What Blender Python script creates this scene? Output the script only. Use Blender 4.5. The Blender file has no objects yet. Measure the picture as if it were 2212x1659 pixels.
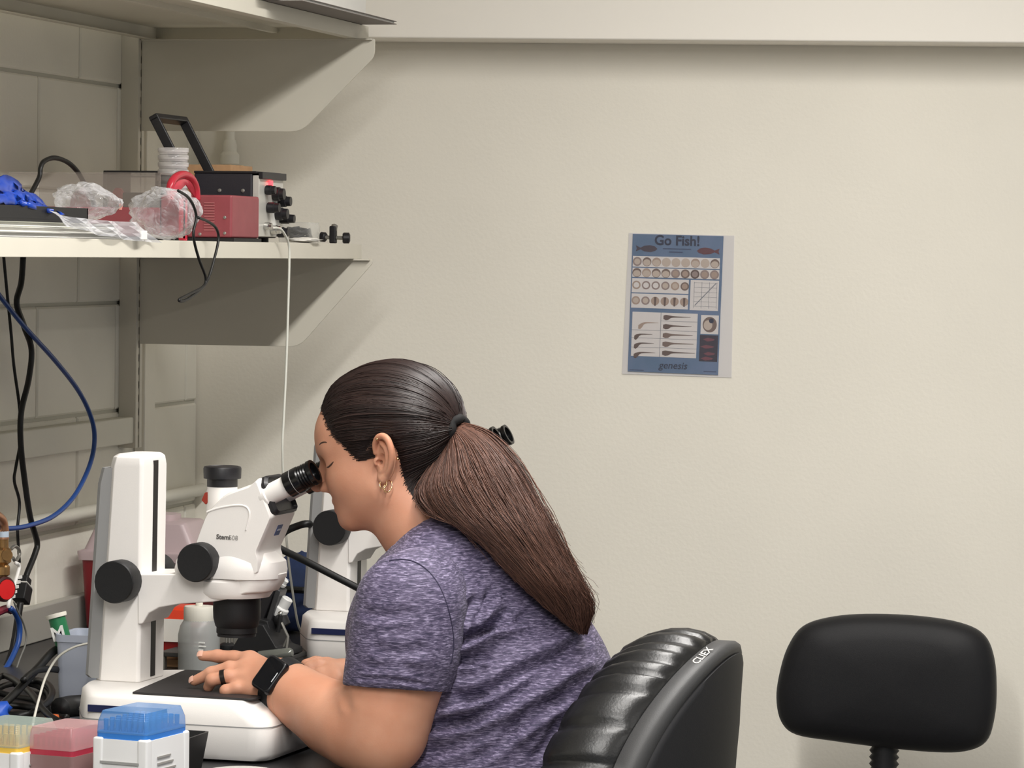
import bpy, bmesh, math, random
import numpy as np
from mathutils import Matrix, Vector

# ------------------------------------------------------------------ camera, world, lights, exposure
SC = bpy.context.scene
COL = SC.collection
FPX = 7500.0                       # focal length in pixels of the 2212 x 1659 frame
CAM = np.array([2.241, -6.646, 1.60])
YAW, PITCH, ROLL = math.radians(13.45), math.atan(281 / FPX), 0.0123
R3 = (Matrix.Rotation(YAW, 3, 'Z') @ Matrix.Rotation(math.pi / 2 - PITCH, 3, 'X') @ Matrix.Rotation(ROLL, 3, 'Z'))
cam_data = bpy.data.cameras.new('camera')
cam_data.sensor_width = 36.0
cam_data.lens = 36.0 * FPX / 2212.0
cam_data.clip_start, cam_data.clip_end = 0.05, 60
cam = bpy.data.objects.new('camera', cam_data)
cam.matrix_world = Matrix.Translation(CAM.tolist()) @ R3.to_4x4()
COL.objects.link(cam)
SC.camera = cam
RM = np.array(R3)

world = bpy.data.worlds.new('world')
SC.world = world
world.use_nodes = True
world.node_tree.nodes['Background'].inputs['Color'].default_value = (0.88, 0.94, 1.0, 1)
world.node_tree.nodes['Background'].inputs['Strength'].default_value = 0.27

CEIL = 2.62
def ceiling_lamp_light(x, y, sx, sy, power):
    l = bpy.data.lights.new('ceiling_light_tube', 'AREA')
    l.shape = 'RECTANGLE'; l.size = sx; l.size_y = sy; l.energy = power; l.color = (1.0, 0.98, 0.955)
    o = bpy.data.objects.new('ceiling_light_tube', l)
    o.location = (x, y, CEIL - 0.03)
    COL.objects.link(o)
    return o
LAMPS = [(1.42, -2.25, 0.14, 2.3, 42), (1.42, -5.05, 0.14, 2.3, 70), (3.9, -2.25, 0.14, 2.3, 4), (3.9, -5.05, 0.14, 2.3, 22)]
LAMP_OBJ = [ceiling_lamp_light(*a) for a in LAMPS]

vs = SC.view_settings
vs.view_transform = 'Standard'; vs.look = 'None'; vs.gamma = 1.0; vs.exposure = 0.33
vs.use_curve_mapping = False

# ------------------------------------------------------------------ pixel <-> world helpers (2212 x 1659 frame)
def ray(px, py):
    return RM @ np.array([(px - 1106.0) / FPX, -(py - 829.5) / FPX, -1.0])
def at(px, py, x=None, y=None, z=None, d=None):
    r = ray(px, py)
    if x is not None: t = (x - CAM[0]) / r[0]
    elif y is not None: t = (y - CAM[1]) / r[1]
    elif z is not None: t = (z - CAM[2]) / r[2]
    else: t = d
    return CAM + r * t
def project(P):
    q = (np.asarray(P) - CAM) @ RM
    return 1106 + FPX * q[..., 0] / -q[..., 2], 829.5 - FPX * q[..., 1] / -q[..., 2]

class Fr:
    """a local frame standing on height z0: u along its length, w away from the camera side, v up"""
    def __init__(s, ox, oy, deg, z0=0.0):
        s.o = np.array([ox, oy, z0]); a = math.radians(deg); s.a = a
        s.e1 = np.array([math.cos(a), math.sin(a), 0]); s.e2 = np.array([-math.sin(a), math.cos(a), 0])
    def L(s, px, py, w=0.0):
        r = ray(px, py); t = (w - (CAM - s.o) @ s.e2) / (r @ s.e2); p = CAM + r * t - s.o
        return np.array([p @ s.e1, w, p[2]])
    def Lz(s, px, py, v):
        p = at(px, py, z=v + s.o[2]) - s.o
        return np.array([p @ s.e1, p @ s.e2, p[2]])
    def Lu(s, px, py, u):
        r = ray(px, py); t = (u - (CAM - s.o) @ s.e1) / (r @ s.e1); p = CAM + r * t - s.o
        return np.array([u, p @ s.e2, p[2]])
    def uv(s, px, py, w=0.0):
        p = s.L(px, py, w); return (p[0], p[2])
    def W(s, P):
        P = np.asarray(P, float)
        return s.o + P[..., 0:1] * s.e1 + P[..., 1:2] * s.e2 + P[..., 2:3] * np.array([0, 0, 1.0])
    def loc(s, P):
        q = np.asarray(P, float) - s.o
        return np.array([q @ s.e1, q @ s.e2, q[2]])
    def root(s, name, label, cat, group=None):
        return thing(name, label, cat, s.o.tolist(), s.a, group)

# ------------------------------------------------------------------ scene-graph helpers
def tag(o, label=None, cat=None, group=None, kind=None):
    if label: o['label'] = label
    if cat: o['category'] = cat
    if group: o['group'] = group
    if kind: o['kind'] = kind
    return o
def thing(name, label, cat, loc=(0, 0, 0), rz=0.0, group=None):
    o = bpy.data.objects.new(name, None)
    o.empty_display_size = 0.05
    COL.objects.link(o); o.location = loc; o.rotation_euler = (0, 0, rz)
    return tag(o, label, cat, group)
def link(name, me, m=None, parent=None):
    o = bpy.data.objects.new(name, me); COL.objects.link(o)
    if m is not None:
        me.materials.clear(); me.materials.append(m)
    if parent is not None: o.parent = parent
    return o
def shade(me, ang=35):
    if ang is None: return
    me.polygons.foreach_set('use_smooth', [True] * len(me.polygons))
    if ang < 180:
        bm = bmesh.new(); bm.from_mesh(me)
        lim = math.radians(ang)
        for e in bm.edges:
            if len(e.link_faces) == 2 and e.calc_face_angle(0) > lim: e.smooth = False
        bm.to_mesh(me); bm.free()
def raw(name, V, F, m, parent=None, ang=35, fix=True):
    me = bpy.data.meshes.new(name)
    me.from_pydata([tuple(map(float, v)) for v in V], [], [tuple(map(int, f)) for f in F])
    if fix:
        bm = bmesh.new(); bm.from_mesh(me)
        bmesh.ops.recalc_face_normals(bm, faces=bm.faces); bm.to_mesh(me); bm.free()
    shade(me, ang)
    return link(name, me, m, parent)
def big(name, V, Q, m, parent=None, smooth=True):
    """numpy verts + quad/tri index array -> object, fast"""
    me = bpy.data.meshes.new(name)
    V = np.ascontiguousarray(V, dtype=np.float32); Q = np.ascontiguousarray(Q, dtype=np.int32)
    n = Q.shape[1]
    me.vertices.add(len(V)); me.vertices.foreach_set('co', V.ravel())
    me.loops.add(Q.size); me.loops.foreach_set('vertex_index', Q.ravel())
    me.polygons.add(len(Q))
    me.polygons.foreach_set('loop_start', np.arange(0, Q.size, n, dtype=np.int32))
    me.polygons.foreach_set('loop_total', np.full(len(Q), n, dtype=np.int32))
    me.update(calc_edges=True); me.validate()
    me.polygons.foreach_set('use_smooth', [smooth] * len(me.polygons))
    return link(name, me, m, parent)
def bev(o, w, seg=2, ang=30):
    b = o.modifiers.new('bevel', 'BEVEL'); b.width = w; b.segments = seg; b.limit_method = 'ANGLE'
    b.angle_limit = math.radians(ang); b.harden_normals = False
    me = o.data
    me.polygons.foreach_set('use_smooth', [True] * len(me.polygons))
    bm = bmesh.new(); bm.from_mesh(me)
    for e in bm.edges: e.smooth = True
    bm.to_mesh(me); bm.free()
    n = o.modifiers.new('wn', 'WEIGHTED_NORMAL'); n.keep_sharp = False
    return o
def sub(o, lv=1):
    s = o.modifiers.new('sub', 'SUBSURF'); s.levels = lv; s.render_levels = lv
    return o

class MB:
    def __init__(s): s.V = []; s.F = []
    def add(s, V, F):
        n = len(s.V); s.V += [tuple(v) for v in V]; s.F += [tuple(i + n for i in f) for f in F]; return s
    def box(s, c, h, rz=0.0, M=None):
        """box by centre and half sizes"""
        V = []
        for z in (-1, 1):
            for x, y in ((-1, -1), (1, -1), (1, 1), (-1, 1)):
                p = np.array([x * h[0], y * h[1], z * h[2]], float)
                if M is not None: p = np.asarray(M) @ p
                elif rz: p = np.array([p[0] * math.cos(rz) - p[1] * math.sin(rz), p[0] * math.sin(rz) + p[1] * math.cos(rz), p[2]])
                V.append(np.asarray(c, float) + p)
        return s.add(V, [(3, 2, 1, 0), (4, 5, 6, 7), (0, 1, 5, 4), (1, 2, 6, 5), (2, 3, 7, 6), (3, 0, 4, 7)])
    def bb(s, x0, x1, y0, y1, z0, z1):
        return s.box(((x0 + x1) / 2, (y0 + y1) / 2, (z0 + z1) / 2), (abs(x1 - x0) / 2, abs(y1 - y0) / 2, abs(z1 - z0) / 2))
    def rings(s, R, close=True, caps=True):
        """list of rings (each n points) lofted"""
        n = len(R[0]); V = [p for r in R for p in r]; F = []
        for i in range(len(R) - 1):
            for j in range(n if close else n - 1):
                k = (j + 1) % n
                F.append((i * n + j, i * n + k, (i + 1) * n + k, (i + 1) * n + j))
        if caps:
            F.append(tuple(range(n - 1, -1, -1))); F.append(tuple((len(R) - 1) * n + j for j in range(n)))
        return s.add(V, F)
    def lathe(s, prof, c=(0, 0, 0), axis=(0, 0, 1), n=32, caps=True):
        """prof: (radius, height along axis)"""
        ax = np.asarray(axis, float); ax /= np.linalg.norm(ax)
        t = np.array([1, 0, 0]) if abs(ax[0]) < .8 else np.array([0, 1, 0])
        a = np.cross(ax, t); a /= np.linalg.norm(a); b = np.cross(ax, a)
        c = np.asarray(c, float); R = []
        for r, h in prof:
            R.append([c + ax * h + (a * math.cos(2 * math.pi * k / n) + b * math.sin(2 * math.pi * k / n)) * max(r, 1e-5) for k in range(n)])
        return s.rings(R, caps=caps)
    def tube(s, P, r, n=8, caps=True, closed=False):
        P = [np.asarray(p, float) for p in P]; m = len(P)
        rr = r if hasattr(r, '__len__') else [r] * m
        up = None; R = []
        for i in range(m):
            if closed: d = P[(i + 1) % m] - P[i - 1]
            else: d = P[min(i + 1, m - 1)] - P[max(i - 1, 0)]
            d = d / (np.linalg.norm(d) + 1e-12)
            if up is None:
                t = np.array([0, 0, 1.0]) if abs(d[2]) < .9 else np.array([1.0, 0, 0])
                up = t - d * (t @ d)
            else: up = up - d * (up @ d)
            up = up / (np.linalg.norm(up) + 1e-12); b = np.cross(d, up)
            R.append([P[i] + (up * math.cos(2 * math.pi * k / n) + b * math.sin(2 * math.pi * k / n)) * rr[i] for k in range(n)])
        if closed: R.append(R[0]); return s.rings(R, caps=False)
        return s.rings(R, caps=caps)
    def prism(s, out, fn, lo, hi, n=1):
        """outline of (a, b) swept from lo to hi; fn(a, b, t) -> xyz"""
        R = [[fn(a, b, lo + (hi - lo) * k / n) for a, b in out] for k in range(n + 1)]
        return s.rings(R)
    def build(s, name, m, parent=None, ang=35, bevel=None, seg=2):
        o = raw(name, s.V, s.F, m, parent, ang)
        if bevel: bev(o, bevel, seg)
        return o

def spline(P, n=8, closed=False):
    """Catmull-Rom through points"""
    P = [np.asarray(p, float) for p in P]; m = len(P); out = []
    rng = range(m if closed else m - 1)
    for i in rng:
        if closed: a, b, c, d = P[i - 1], P[i], P[(i + 1) % m], P[(i + 2) % m]
        else: a, b, c, d = P[max(i - 1, 0)], P[i], P[i + 1], P[min(i + 2, m - 1)]
        for k in range(n):
            t = k / n
            out.append(.5 * (2 * b + (c - a) * t + (2 * a - 5 * b + 4 * c - d) * t * t + (3 * b - a - 3 * c + d) * t ** 3))
    if not closed: out.append(P[-1])
    return out
def rounded(pts, r, n=4):
    """round the corners of a 2D polygon"""
    out = []; m = len(pts)
    for i in range(m):
        p = np.array(pts[i], float); a = np.array(pts[i - 1], float); b = np.array(pts[(i + 1) % m], float)
        rr = r[i] if hasattr(r, '__len__') else r
        if rr <= 0: out.append(tuple(p)); continue
        da = a - p; db = b - p; la = np.linalg.norm(da); lb = np.linalg.norm(db)
        q = min(rr, la * .49, lb * .49); A = p + da / la * q; B = p + db / lb * q
        for k in range(n + 1):
            t = k / n; out.append(tuple((1 - t) ** 2 * A + 2 * t * (1 - t) * p + t * t * B))
    return out
def copy_tree(o, parent=None):
    c = o.copy(); COL.objects.link(c)
    if parent is not None: c.parent = parent
    for ch in list(o.children): copy_tree(ch, c)
    return c
def text_mesh(body, size, extrude=0.0003, bold=0.0, shear=0.0, space=1.0, align='LEFT'):
    cu = bpy.data.curves.new('t', 'FONT'); cu.body = body; cu.size = size; cu.extrude = extrude
    cu.offset = bold; cu.shear = shear; cu.space_character = space; cu.align_x = align
    cu.resolution_u = 3
    o = bpy.data.objects.new('t', cu); COL.objects.link(o)
    dg = bpy.context.evaluated_depsgraph_get(); dg.update()
    me = bpy.data.meshes.new_from_object(o.evaluated_get(dg))
    bpy.data.objects.remove(o)
    return me

# ------------------------------------------------------------------ materials
def lin(c):
    c = np.array(c, float) / 255.0
    return tuple(np.where(c <= .04045, c / 12.92, ((c + .055) / 1.055) ** 2.4).tolist()) + (1.0,)
MATS = {}
def mat(name, col, rough=.5, metal=0.0, var=0.0, vscale=30.0, bump=0.0, bscale=200.0, trans=0.0, ior=1.45,
        alpha=1.0, emit=None, estr=0.0, coat=0.0, spec=.5, sss=0.0, col2=None, stretch=None, sheen=0.0, detail=3.0):
    if name in MATS: return MATS[name]
    m = bpy.data.materials.new(name); m.use_nodes = True
    nt = m.node_tree; N = nt.nodes; Lk = nt.links
    b = N['Principled BSDF']
    b.inputs['Base Color'].default_value = lin(col)
    b.inputs['Roughness'].default_value = rough; b.inputs['Metallic'].default_value = metal
    b.inputs['IOR'].default_value = ior; b.inputs['Transmission Weight'].default_value = trans
    b.inputs['Alpha'].default_value = alpha; b.inputs['Coat Weight'].default_value = coat
    b.inputs['Specular IOR Level'].default_value = spec; b.inputs['Sheen Weight'].default_value = sheen
    if sss:
        b.inputs['Subsurface Weight'].default_value = sss
        b.inputs['Subsurface Radius'].default_value = (.012, .005, .003); b.inputs['Subsurface Scale'].default_value = .6
    if emit is not None:
        b.inputs['Emission Color'].default_value = lin(emit); b.inputs['Emission Strength'].default_value = estr
    tc = N.new('ShaderNodeTexCoord'); src = tc.outputs['Object']
    if stretch is not None:
        mp = N.new('ShaderNodeMapping'); mp.inputs['Scale'].default_value = stretch
        Lk.new(src, mp.inputs['Vector']); src = mp.outputs['Vector']
    if var > 0 or col2 is not None:
        n = N.new('ShaderNodeTexNoise'); n.inputs['Scale'].default_value = vscale; n.inputs['Detail'].default_value = detail
        Lk.new(src, n.inputs['Vector'])
        r = N.new('ShaderNodeValToRGB'); Lk.new(n.outputs['Fac'], r.inputs['Fac'])
        c = np.array(lin(col)[:3])
        if col2 is not None: c0, c1 = c, np.array(lin(col2)[:3])
        else: c0, c1 = c * (1 - var), np.minimum(c * (1 + var), 1)
        r.color_ramp.elements[0].position = .35; r.color_ramp.elements[1].position = .65
        r.color_ramp.elements[0].color = tuple(c0) + (1,); r.color_ramp.elements[1].color = tuple(c1) + (1,)
        Lk.new(r.outputs['Color'], b.inputs['Base Color'])
    if bump > 0:
        n2 = N.new('ShaderNodeTexNoise'); n2.inputs['Scale'].default_value = bscale; n2.inputs['Detail'].default_value = 2
        Lk.new(src, n2.inputs['Vector'])
        bp = N.new('ShaderNodeBump'); bp.inputs['Strength'].default_value = bump; bp.inputs['Distance'].default_value = .002
        Lk.new(n2.outputs['Fac'], bp.inputs['Height']); Lk.new(bp.outputs['Normal'], b.inputs['Normal'])
    MATS[name] = m
    return m

M_WALL = mat('wall_paint', (243, 238, 226), .75, var=.02, vscale=3, bump=.22, bscale=120)
M_BLOCK = mat('block_paint', (236, 232, 220), .62, var=.025, vscale=5, bump=.25, bscale=110)
M_SOFFIT = mat('soffit_paint', (250, 245, 236), .7, bump=.08, bscale=90)
M_STEEL = mat('shelf_paint', (214, 209, 195), .42, var=.02, vscale=6)
M_FLOOR = mat('floor_vinyl', (120, 116, 108), .4, var=.1, vscale=60)
M_CEIL = mat('ceiling_tile', (225, 222, 214), .9, var=.05, vscale=80)
M_SLOT = mat('slot_black', (25, 25, 25), .8)
M_WHITE = mat('scope_white', (236, 232, 228), .42, bump=.05, bscale=900)
M_WHITE2 = mat('scope_grey', (150, 150, 150), .5)
M_BLACK = mat('black_plastic', (22, 22, 24), .55, bump=.05, bscale=700)
M_BLACKG = mat('black_gloss', (12, 12, 13), .25)
M_BLACKM = mat('black_metal', (28, 27, 30), .42, bump=.05, bscale=500)
M_NAVY = mat('navy_strip', (28, 35, 75), .4)
M_CABLE = mat('cable_black', (18, 18, 18), .45)
M_CHROME = mat('chrome', (200, 200, 198), .22, 1.0)
M_STEELG = mat('steel_grey', (150, 148, 142), .4, .7)
# ------------------------------------------------------------------ the setting
def struct(o): o['kind'] = 'structure'; return o
XB, YN = 5.2, -7.6
m = MB().bb(-.2, XB, YN, .2, -.1, 0); struct(m.build('floor', M_FLOOR))
m = MB().bb(-.2, XB, YN, .2, CEIL, CEIL + .1); struct(m.build('ceiling', M_CEIL))
m = MB().bb(-.2, XB, 0, .2, 0, CEIL); struct(m.build('wall_back', M_WALL))
m = MB().bb(0, XB, -.012, 0, 0, .1); struct(m.build('baseboard_back', mat('baseboard_vinyl', (60, 58, 55), .5), bevel=.004))
# bulkhead above the back wall; its lower edge drops a little to the right
zl = at(815, 82, y=-.13)[2]; zr = at(2205, 93, y=-.13)[2]; xl = at(815, 82, y=-.13)[0]; xr = at(2205, 93, y=-.13)[0]
sl = (zr - zl) / (xr - xl); z0 = zl - sl * xl; z1 = z0 + sl * XB
V = [(0, -.13, z0), (XB, -.13, z1), (XB, 0, z1), (0, 0, z0), (0, -.13, CEIL), (XB, -.13, CEIL), (XB, 0, CEIL), (0, 0, CEIL)]
struct(bev(raw('trim_1', V, [(3, 2, 1, 0), (4, 5, 6, 7), (0, 1, 5, 4), (1, 2, 6, 5), (2, 3, 7, 6), (3, 0, 4, 7)], M_SOFFIT), .004))

# left wall: painted concrete blocks, each one a block with a raked joint around it
wl = struct(MB().bb(-.2, -.006, YN, 0, 0, CEIL).build('wall_left', mat('mortar_paint', (196, 193, 180), .7, bump=.2, bscale=150)))
CH, BL = .2032, .4064
zj = at(250, 654, x=0)[2] % CH                       # a bed joint seen under the middle shelf
yj = at(84, 240, x=0)[1]                             # a head joint seen in the row under the top shelf
row_ref = math.floor((at(84, 240, x=0)[2] - zj) / CH)
bm_cache = {}
def block(y0, y1, za, zb):
    key = (round(y1 - y0, 4), round(zb - za, 4))
    if key not in bm_cache:
        g = .0035; L = key[0] / 2 - g; H = key[1] / 2 - g; c = .0035
        V = []
        for (x, d) in ((-.012, 0), (-.003, 0), (0, c)):
            V += [(x, -L + d, -H + d), (x, L - d, -H + d), (x, L - d, H - d), (x, -L + d, H - d)]
        F = [(0, 1, 5, 4), (1, 2, 6, 5), (2, 3, 7, 6), (3, 0, 4, 7), (4, 5, 9, 8), (5, 6, 10, 9), (6, 7, 11, 10), (7, 4, 8, 11), (8, 9, 10, 11)]
        me = bpy.data.meshes.new('block'); me.from_pydata(V, [], F); me.materials.append(M_BLOCK); bm_cache[key] = me
    o = bpy.data.objects.new('block', bm_cache[key]); COL.objects.link(o); o.parent = wl
    o.location = (0, (y0 + y1) / 2, (za + zb) / 2)
r = 0
z = zj - CH
while z < CEIL:
    za, zb = max(z, 0), min(z + CH, CEIL)
    k = round((z - zj) / CH)
    off = (yj + (0 if (k - row_ref) % 2 == 0 else BL / 2)) % BL - BL
    y = off
    while y > -4.2:
        block(y - BL, min(y, 0), za, zb); y -= BL
    if off < -.02: block(off, 0, za, zb)
    z += CH

# surface raceway, conduit pipe and the wall channel that carries the shelf posts
def wall_line(px0, py0, px1, py1, x=.0):
    a, b = at(px0, py0, x=x), at(px1, py1, x=x); return a, b
a = at(150, 918, x=.03)[2]; b = at(150, 978, x=.03)[2]
yr = at(296, 905, x=.03)[1]
m = MB().bb(0, .03, -4.2, yr, b, a)
struct(m.build('trim_2', mat('raceway_paint', (222, 219, 206), .5), bevel=.003))
zc = at(130, 1118, x=.02)[2]
m = MB().tube([(.02, -4.2, zc), (.02, -.02, zc)], .0125, 14)
o = m.build('trim_3', mat('conduit_paint', (215, 212, 200), .45)); struct(o)
# a second vertical conduit drop in the corner with its fitting
p = at(497, 340, y=-.02)
m = MB().tube([(p[0], -.022, 1.45), (p[0], -.022, 2.0)], .010, 14)
m.lathe([(.011, 0), (.019, .002), (.019, .02), (.014, .026), (.014, .04), (.011, .05)], (p[0], -.022, at(497, 356, y=-.02)[2]), n=20)
struct(m.build('trim_4', M_BLOCK))

# ceiling troffers that carry the light
for i, (lx, ly, sx, sy, pw) in enumerate(LAMPS):
    nm = ['above the bench aisle, nearest the back wall', 'above the bench aisle, nearer the camera', 'on the right side of the room, nearest the back wall', 'on the right side of the room, nearer the camera'][i]
    t = thing('ceiling_light', 'white ceiling strip light ' + nm, 'ceiling light', (lx, ly, CEIL), 0, 'ceiling strip lights')
    m = MB()
    for s in (-1, 1):
        m.box((s * (sx / 2 + .02), 0, -.012), (.02, sy / 2 + .04, .012)); m.box((0, s * (sy / 2 + .02), -.012), (sx / 2, .02, .012))
    m.build('frame', M_WHITE, t)
    MB().box((0, 0, -.004), (sx / 2, sy / 2, .003)).build('diffuser', mat('lamp_diffuser', (255, 246, 230), .6, emit=(255, 244, 222), estr=4.0), t)

# ------------------------------------------------------------------ wall shelving
SH_X0, SH_D = .012, .45
Yp = at(288, 500, x=.02)[1]                 # the far post
def sh_post(yc, zlo, zhi, label, slots=True):
    t = thing('shelf_post', label, 'shelf post', (0, yc, zlo), 0, 'slotted shelf posts on the block wall')
    h = zhi - zlo
    m = MB()
    m.bb(0, .034, -.018, -.0155, 0, h); m.bb(0, .034, .0155, .018, 0, h)
    m.bb(.0315, .034, -.0155, -.004, 0, h); m.bb(.0315, .034, .004, .0155, 0, h)
    m.build('channel', M_STEEL, t, bevel=.0008)
    s = MB(); z = .01
    while z < h - .02:
        s.bb(.030, .0318, -.004, .004, z + .0135, z + .0255); z += .0255
    s.build('slot_web', M_STEEL, t)
    MB().bb(.001, .012, -.014, .014, 0, h).build('channel_back', M_SLOT, t)
    return t
zlo = at(296, 965, x=.02)[2]
sh_post(Yp, zlo, 2.1, 'slotted steel shelf post on the block wall beside the corner')
sh_post(Yp - 2.44, zlo, 2.1, 'slotted steel shelf post on the block wall nearer the camera')

def bracket(y, ztop, h, depth, nose, flat, label):
    t = thing('shelf_bracket', label, 'shelf bracket', (.034, y, ztop), 0, 'triangular shelf brackets')
    out = [(0, 0), (depth, 0), (depth, -nose), (flat, -h), (0, -h)]
    out = rounded(out, [0, .004, .012, .02, .002], 4)
    m = MB().prism(out, lambda a, b, s: (a, s, b), -.0016, .0016)
    m.build('plate', M_STEEL, t, bevel=.0006)
    m = MB().bb(.002, depth - .004, -.012, .0016, -.003, 0); m.build('flange', M_STEEL, t, bevel=.0008)
    return t
def shelf(name, zt, h, y0, y1, label, wall_clip=True):
    t = thing(name, label, 'shelf', (SH_X0 + .024, (y0 + y1) / 2, zt - h), 0)
    L = (y1 - y0) / 2
    D = SH_D - .03
    MB().bb(0, D, -L, L, h - .002, h).build('deck', M_STEEL, t, bevel=.0006)
    m = MB().bb(D - .002, D + .001, -L, L, 0, h); m.bb(D - .02, D, -L, L, 0, .002); m.build('front_lip', M_STEEL, t, bevel=.0008)
    m = MB().bb(0, .002, -L, L, 0, h); m.bb(0, .02, -L, L, 0, .002); m.build('back_lip', M_STEEL, t, bevel=.0008)
    for s in (-1, 1):
        MB().bb(0, D, s * L - .001, s * L + .001, .004, h).build('end_lip', M_STEEL, t)
    m = MB().bb(D * .55, D * .58, -L, L, h - .012, h - .002); m.build('stiffener', M_STEEL, t)
    return t
# heights read off the front lips
xf = SH_X0 + SH_D
zm_top = at(700, 526, x=xf)[2]; zm_bot = at(700, 559, x=xf)[2]
HS = zm_top - zm_bot
zt_bot = at(790, 86, x=xf)[2]
shelf('wall_shelf', zm_top, HS, -3.3, at(787, 540, x=xf)[1], 'cream steel wall shelf holding the red box and the black instrument')
shelf('wall_shelf', zt_bot + HS, HS, -3.3, at(802, 86, x=xf)[1], 'cream steel top wall shelf with a paper folder poking over its edge')
for (yy, w) in ((Yp + .0, 'in the far corner'), (Yp - 2.44, 'nearer the camera')):
    bracket(yy, zt_bot, .172, .455, .033, .315, 'deep grey shelf bracket under the top shelf ' + w)
    bracket(yy, zm_bot, .165, .455, .008, .315, 'deep grey shelf bracket under the middle shelf ' + w)
# ------------------------------------------------------------------ lab bench
BZ = .91
bt = thing('lab_bench', 'long dark lab bench with a black worktop along the block wall', 'bench', (0, -2.1, 0))
bev(MB().add(*(lambda P: ([(a, b, z) for z in (BZ - .03, BZ) for a, b in P], [(5, 4, 3, 2, 1, 0), (6, 7, 8, 9, 10, 11)] + [(i, (i + 1) % 6, 6 + (i + 1) % 6, 6 + i) for i in range(6)]))([(.002, -2.1), (.97, -2.1), (.97, .72), (.79, .72), (.79, 2.07), (.002, 2.07)])).build('worktop', mat('bench_top', (38, 38, 40), .35, var=.12, vscale=90), bt), .004)
MB().bb(.006, .03, -2.1, 2.07, BZ, BZ + .062).build('backsplash', mat('bench_splash', (165, 163, 155), .45), bt, bevel=.003)
for k in range(5):
    y0 = -2.06 + k * .82
    c = MB().bb(.05, .55, y0, y0 + .80, .0, BZ - .03).build('cabinet', mat('cabinet_paint', (172, 170, 162), .5), bt, bevel=.003)
    for s in (0, 1):
        d = MB().bb(.55, .568, y0 + .01 + s * .395, y0 + .395 + s * .395, .08, BZ - .06).build('cabinet_door', mat('cabinet_paint', (172, 170, 162)), c, bevel=.003)

# ------------------------------------------------------------------ stereo microscope
S1 = Fr(.573, -2.006, -4, BZ)
def PW(name, pts, w0, w1, m, parent, bevel=.003, rr=0, n=4, seg=3, inset=0.0):
    """outline in (u, v), swept along w; the two ends may be inset for a soft edge"""
    out = rounded(pts, rr, n) if rr else pts
    o = MB().prism(out, lambda a, b, s: (a, s, b), w0, w1).build(name, m, parent)
    if bevel: bev(o, bevel, seg)
    return o
def uvs(F, P, w): return [F.uv(x, y, w) for x, y in P]

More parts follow.
